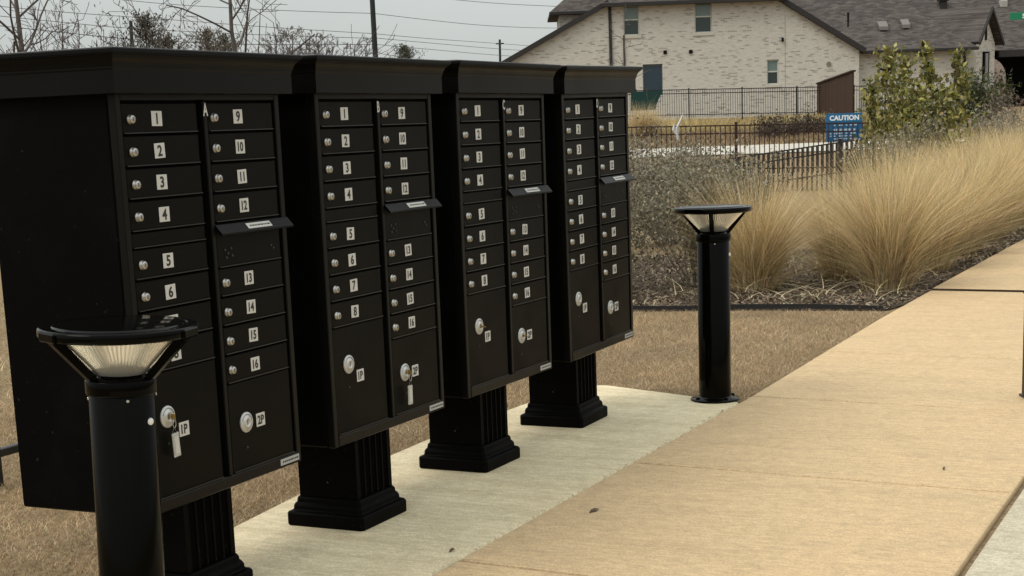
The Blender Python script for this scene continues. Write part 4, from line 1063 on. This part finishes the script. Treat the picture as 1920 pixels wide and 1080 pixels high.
# green street sign at the right edge
D = 40; u0, z1 = uz(1894, 24, D); u1 = u0+1.1; _, z0 = uz(1894, 37.5, D); 
p = uv2w(u0, D, 0); ss = thing('street_sign', 'green street name sign cut off by the right edge', 'sign', (p.x, p.y, tz(p.x, p.y)), YAW); g0 = ss.location.z
obj('panel', MB().cbox(0, 1.1, -.01, .01, z0-g0, z1-g0, .003).mesh('panel', M_signgreen), ss)
obj('crest', MB().add([(.30, -.009, z1-g0), (.80, -.009, z1-g0), (.62, -.009, z1-g0+.10), (.42, -.009, z1-g0+.10), (.30, .009, z1-g0), (.80, .009, z1-g0), (.62, .009, z1-g0+.10), (.42, .009, z1-g0+.10)], [(0, 1, 2, 3), (4, 7, 6, 5), (0, 3, 7, 4), (3, 2, 6, 7), (2, 1, 5, 6)]).mesh('crest', M_signgreen), ss)
obj('lettering', sign_text('S', .15, .335, (z0+z1)/2-g0, M_signwhite, .004, 1, -.014), ss)
obj('post', MB().box(.53, .59, .012, .07, -.1, z1-g0).mesh('post', M_iron), ss)

# ------------------------------------------------------------------ poles, wires, trees
def wpole(px_top, py_top, px_b, D, r, label, top_z=None):
    b = onD(px_b, 230, D); z0 = tz(b[0], b[1]); t_ = onD(px_top, py_top, D)
    t = thing('utility_pole', label, 'utility pole', (b[0], b[1], z0))
    obj('shaft', MB().tube([(0, 0, -.3), (t_[0]-b[0], t_[1]-b[1], t_[2]-z0)], [r*1.1, r*.85], 14).mesh('shaft', M_pole), t)
    return t, Vector(t_)-Vector((b[0], b[1], z0))
t, tp = wpole(690, -140, 711, 92, .155, 'thick dark utility pole rising above mailbox B out of frame')
for zz in (0,):
    am = obj('crossarm', MB().cbox(-1.1, 1.1, -.05, .05, -.07, .07, .01).mesh('crossarm', M_pole), t, tp+Vector((0, -.2, -.6)), YAW+.3)
t2_, tp2 = wpole(937, 74, 940, 120, .10, 'thin distant utility pole above mailbox C')
obj('crossarm', MB().cbox(-.3, .3, -.05, .05, -.05, .05, .01).mesh('crossarm_b', M_pole), t2_, tp2+Vector((0, 0, -.3)), YAW)
t3_, tp3 = wpole(245, 39, 254, 80, .10, 'short dark pole leaning beside the cedar above mailbox A')
def wire(pts, D, label, r=.016):
    P3 = [Vector(onD(px, py, d)) for (px, py), d in zip(pts, D if hasattr(D, '__len__') else [D]*len(pts))]
    # smooth through the points
    Q = []
    for i in range(len(P3)-1):
        p0, p1, p2, p3 = P3[max(i-1, 0)], P3[i], P3[i+1], P3[min(i+2, len(P3)-1)]
        for t_ in np.linspace(0, 1, 7)[:-1]:
            Q.append(.5*((2*p1)+(p2-p0)*t_+(2*p0-5*p1+4*p2-p3)*t_**2+(3*p1-p0-3*p2+p3)*t_**3))
    Q.append(P3[-1])
    tag(obj('power_line', MB().tube(Q, r, 5).mesh('power_line', M_wire)), label, 'power line', 'overhead power lines')
wire([(120, -12), (320, 8), (540, 20), (698, 25)], [86, 88, 90, 92], 'overhead wire meeting the thick pole highest in view from the left')
wire([(-60, 6), (110, 22), (320, 37), (520, 52), (699, 63)], [78, 82, 86, 89, 92], 'overhead wire second from top, running left from the thick pole')
wire([(-60, 24), (110, 41), (245, 53), (460, 64), (700, 72)], [76, 78, 80, 86, 92], 'overhead wire third from top, passing the short pole')
wire([(-60, 42), (110, 60), (245, 73), (460, 83), (701, 83)], [76, 78, 80, 86, 92], 'lowest overhead wire left of the thick pole', .02)
wire([(699, 25), (800, 37), (900, 47), (1000, 52), (1100, 53)], [92, 96, 102, 108, 114], 'overhead wire running right from the thick pole, highest of its bundle')
wire([(700, 63), (800, 72), (940, 82), (1060, 91)], [92, 102, 120, 134], 'overhead wire right of the thick pole, second of its bundle')
wire([(701, 71), (800, 80), (940, 92), (1060, 99)], [92, 102, 120, 134], 'overhead wire right of the thick pole, third of its bundle')
wire([(702, 83), (800, 92), (940, 104), (1060, 110)], [92, 102, 120, 134], 'overhead wire right of the thick pole, lowest of its bundle')
wire([(800, -6), (880, 2), (960, 8), (1070, 13)], 100, 'short overhead wire slanting toward the house roof')

def bare_tree(label, pxb, D, pxt, pyt, r, seed, depth=4, kids=(3, 5), spread=.55, up=.12, length=None, branches=None, group='bare trees behind the mailboxes', M=None, name='bare_tree', n0=9, minr=.004, blen=.34, start=.3):
    b = onD(pxb, 235, D); z0 = tz(b[0], b[1]); top = Vector(onD(pxt, pyt, D)); base = Vector((b[0], b[1], z0))
    t = thing(name, label, 'tree', base, 0, group); rnd = random.Random(seed)
    H_ = top-base; N_ = 9; pts = []
    for k in range(N_+1):
        f = k/N_; pts.append(H_*f+Vector((rnd.gauss(0, .012), rnd.gauss(0, .012), 0))*H_.length*(f*(1-f)*2+.05)); 
    pts[0] = Vector((0, 0, -.1)); rr = [r*(1-.8*k/N_) for k in range(N_+1)]
    obj('trunk', MB().tube(pts, rr, 8).mesh('trunk', M or M_bark), t)
    mb = MB(); tips = []; Hn = H_.length
    for k in range(n0):
        f = start+(1-start)*(k+rnd.random()*.8)/n0; f = min(f, .98); i = min(int(f*N_), N_-1); p_ = pts[i].lerp(pts[i+1], f*N_-i)
        a = k*2.4+rnd.uniform(-.5, .5); dv = Vector((math.cos(a), math.sin(a), rnd.uniform(.35, .9)))
        twigs(mb, p_, dv, Hn*blen*(1.25-f)*rnd.uniform(.8, 1.2), max(minr, r*(1-.8*f)*.55), depth-1, tips, rnd, spread, up, .10, 4, kids, 5, .62, minr)
    obj('crown', mb.mesh('crown', M or M_bark), t)
    return t
bare_tree('tall bare tree at the left edge above mailbox A', 52, 24, 20, -150, .075, 5, 4, (2, 4), n0=15, blen=.42, start=.30, minr=.0045)
bare_tree('tall bare tree with spreading branches above the middle of mailbox A', 452, 26, 422, -140, .070, 9, 4, (2, 4), n0=15, blen=.42, start=.30, minr=.0045)
bare_tree('thin bare sapling standing before the upper window of the brick house', 1170, 70, 1172, 8, .04, 21, 2, (2, 3), n0=7, blen=.26, minr=.010, group='bare saplings')
for i, (px, D, py, r_) in enumerate(((75, 62, 55, .09), (120, 64, 40, .09), (150, 66, 48, .09), (190, 68, 66, .08), (220, 70, 72, .08))):
    bare_tree('hazy thin bare tree in the far tree line, %s from the left edge' % ('first', 'second', 'third', 'fourth', 'fifth')[i], px, D, px+random.uniform(-8, 8), py-12, r_*.8, 30+i, 3, (2, 4), n0=11, blen=.36, minr=.010, spread=.42, up=.22, start=.35)
M_bark2 = mat('purple_grey_bark', rough=.9, spec=.1, build=_bark((.12, .105, .10), (.20, .18, .17)))
far = [(515, 72), (545, 64), (575, 68), (598, 76), (622, 92), (645, 88), (665, 84), (684, 86)]
for i, (px, py) in enumerate(far):
    bare_tree('twiggy bare tree in the far clump left of the thick pole, %s from left' % ('first', 'second', 'third', 'fourth', 'fifth', 'sixth', 'seventh', 'eighth')[i], px, 95, px+random.uniform(-6, 6), py, .13, 50+i, 4 if i < 4 else 3, (2, 4), n0=14, blen=.36, minr=.014, spread=.5, up=.2, start=.4, M=M_bark2, group='far bare trees')
def conifer(label, pxb, D, pxt, pyt, rad, n, cols, seed, jag=.35, cat='tree', lean=0.0):
    global RNG
    RNG = np.random.default_rng(seed); rnd = random.Random(seed)
    b = onD(pxb, 235, D); z0 = tz(b[0], b[1]); top = Vector(onD(pxt, pyt, D)); base = Vector((b[0], b[1], z0)); H_ = (top-base)
    t = thing('evergreen_tree', label, cat, base, 0, 'evergreens behind the mailboxes')
    obj('trunk', MB().tube([(0, 0, -.1), H_*.5, H_*.97], [.12, .08, .015], 7).mesh('trunk', M_bark), t)
    mb = MB(); P = []
    for k in range(70):
        f = .55+.44*(k/70)**.8; a = k*2.4; L_ = rad*.75*((1.015-f)/.22)**.8*rnd.uniform(.4, 1.45)
        p0 = H_*f; tip = p0+Vector((math.cos(a)*L_, math.sin(a)*L_, L_*rnd.uniform(.15, 1.0))); mb.tube([p0, (p0+tip)/2-Vector((0, 0, .03)), tip], [.02, .014, .006], 4, caps=False)
        for s_ in np.linspace(.2, 1.05, 9): P += [list(p0.lerp(tip, s_))]*(n//630)
    obj('branches', mb.mesh('branches', M_bark), t)
    P = np.array(P)+RNG.normal(0, .06, (len(P), 3)); c = palette(len(P), cols, .25)
    V, F_, C_ = leaves(P, .045, c, 3.4, .9); obj('crown', npmesh('crown', V, F_, M_leaf, C_), t)
CED = [(.035, .034, .02), (.055, .048, .028), (.075, .055, .035), (.03, .03, .02)]
conifer('dark ragged cedar beside the short pole above mailbox A', 292, 66, 270, 36, 1.5, 1900, CED, 5)
conifer('small dark cedar right of the ragged cedar, barely above mailbox A', 318, 68, 312, 72, 1.3, 1300, CED, 6)
conifer('brownish juniper left of the spreading bare tree', 400, 70, 388, 58, 1.4, 1300, [(.10, .075, .05), (.07, .065, .04), (.13, .09, .07)], 7)
conifer('dull green juniper directly behind the spreading bare tree', 428, 72, 420, 70, 1.2, 1300, [(.07, .07, .045), (.10, .085, .06)], 8)
conifer('small dark evergreen top just right of the thick pole', 762, 92, 758, 90, 1.3, 2400, [(.05, .055, .035), (.07, .07, .05)], 9)

# black pipe rail seen past the left end of mailbox A
rl = thing('pipe_rail', 'black metal rail low to the ground at the left edge behind mailbox A', 'rail', (-1.97, 1.50, 0))
obj('bar', MB().cbox(-.016, .016, -.85, .75, .10, .135, .004).mesh('bar', M_iron), rl)
for y_, nme in ((-.075, 'leg'), (.74, 'leg')): obj('leg', MB().cbox(-.0155, .0155, y_-.016, y_+.016, -.06, .0995 if y_ > 0 else .55, .003).mesh('leg', M_iron), rl)

# leaves fallen on the walk
for (px, py, s_, lab) in ((1115, 957, .035, 'small curled dry leaf on the tan walk'), (1770, 879, .018, 'tiny dark seed pod on the tan walk'), (848, 1032, .02, 'tiny leaf scrap beside the pad joint')):
    q = onz(px, py, .004)
    mb = MB(); mb.add([(-s_, 0, 0.001), (-.2*s_, .35*s_, .006), (s_, .1*s_, .002), (0, -.3*s_, .007), (0, 0, .012)], [(0, 3, 4), (3, 2, 4), (2, 1, 4), (1, 0, 4), (0, 1, 2, 3)])
    tag(obj('dry_leaf', mb.mesh('dry_leaf', mat('dry_leaf_brown', (.07, .045, .025), .8)), loc=(q[0], q[1], .0015), rz=random.uniform(0, 3)), lab, 'leaf')

# dark post cut off by the right edge
q = onz(1918.5, 748, 0)
sp = thing('steel_post', 'short black steel post cut off by the right edge of the picture', 'post', (q[0]+.045, q[1]+.02, 0), YAW)
obj('post', MB().cbox(-.045, .045, -.045, .045, .012, .50, .006).mesh('post', M_boll), sp)
obj('base_plate', MB().cbox(-.043, .09, -.05, .09, 0, .0118, .003).mesh('base_plate', M_boll), sp)
obj('cap', MB().cbox(-.05, .05, -.05, .05, .501, .52, .006).mesh('cap', M_boll), sp)
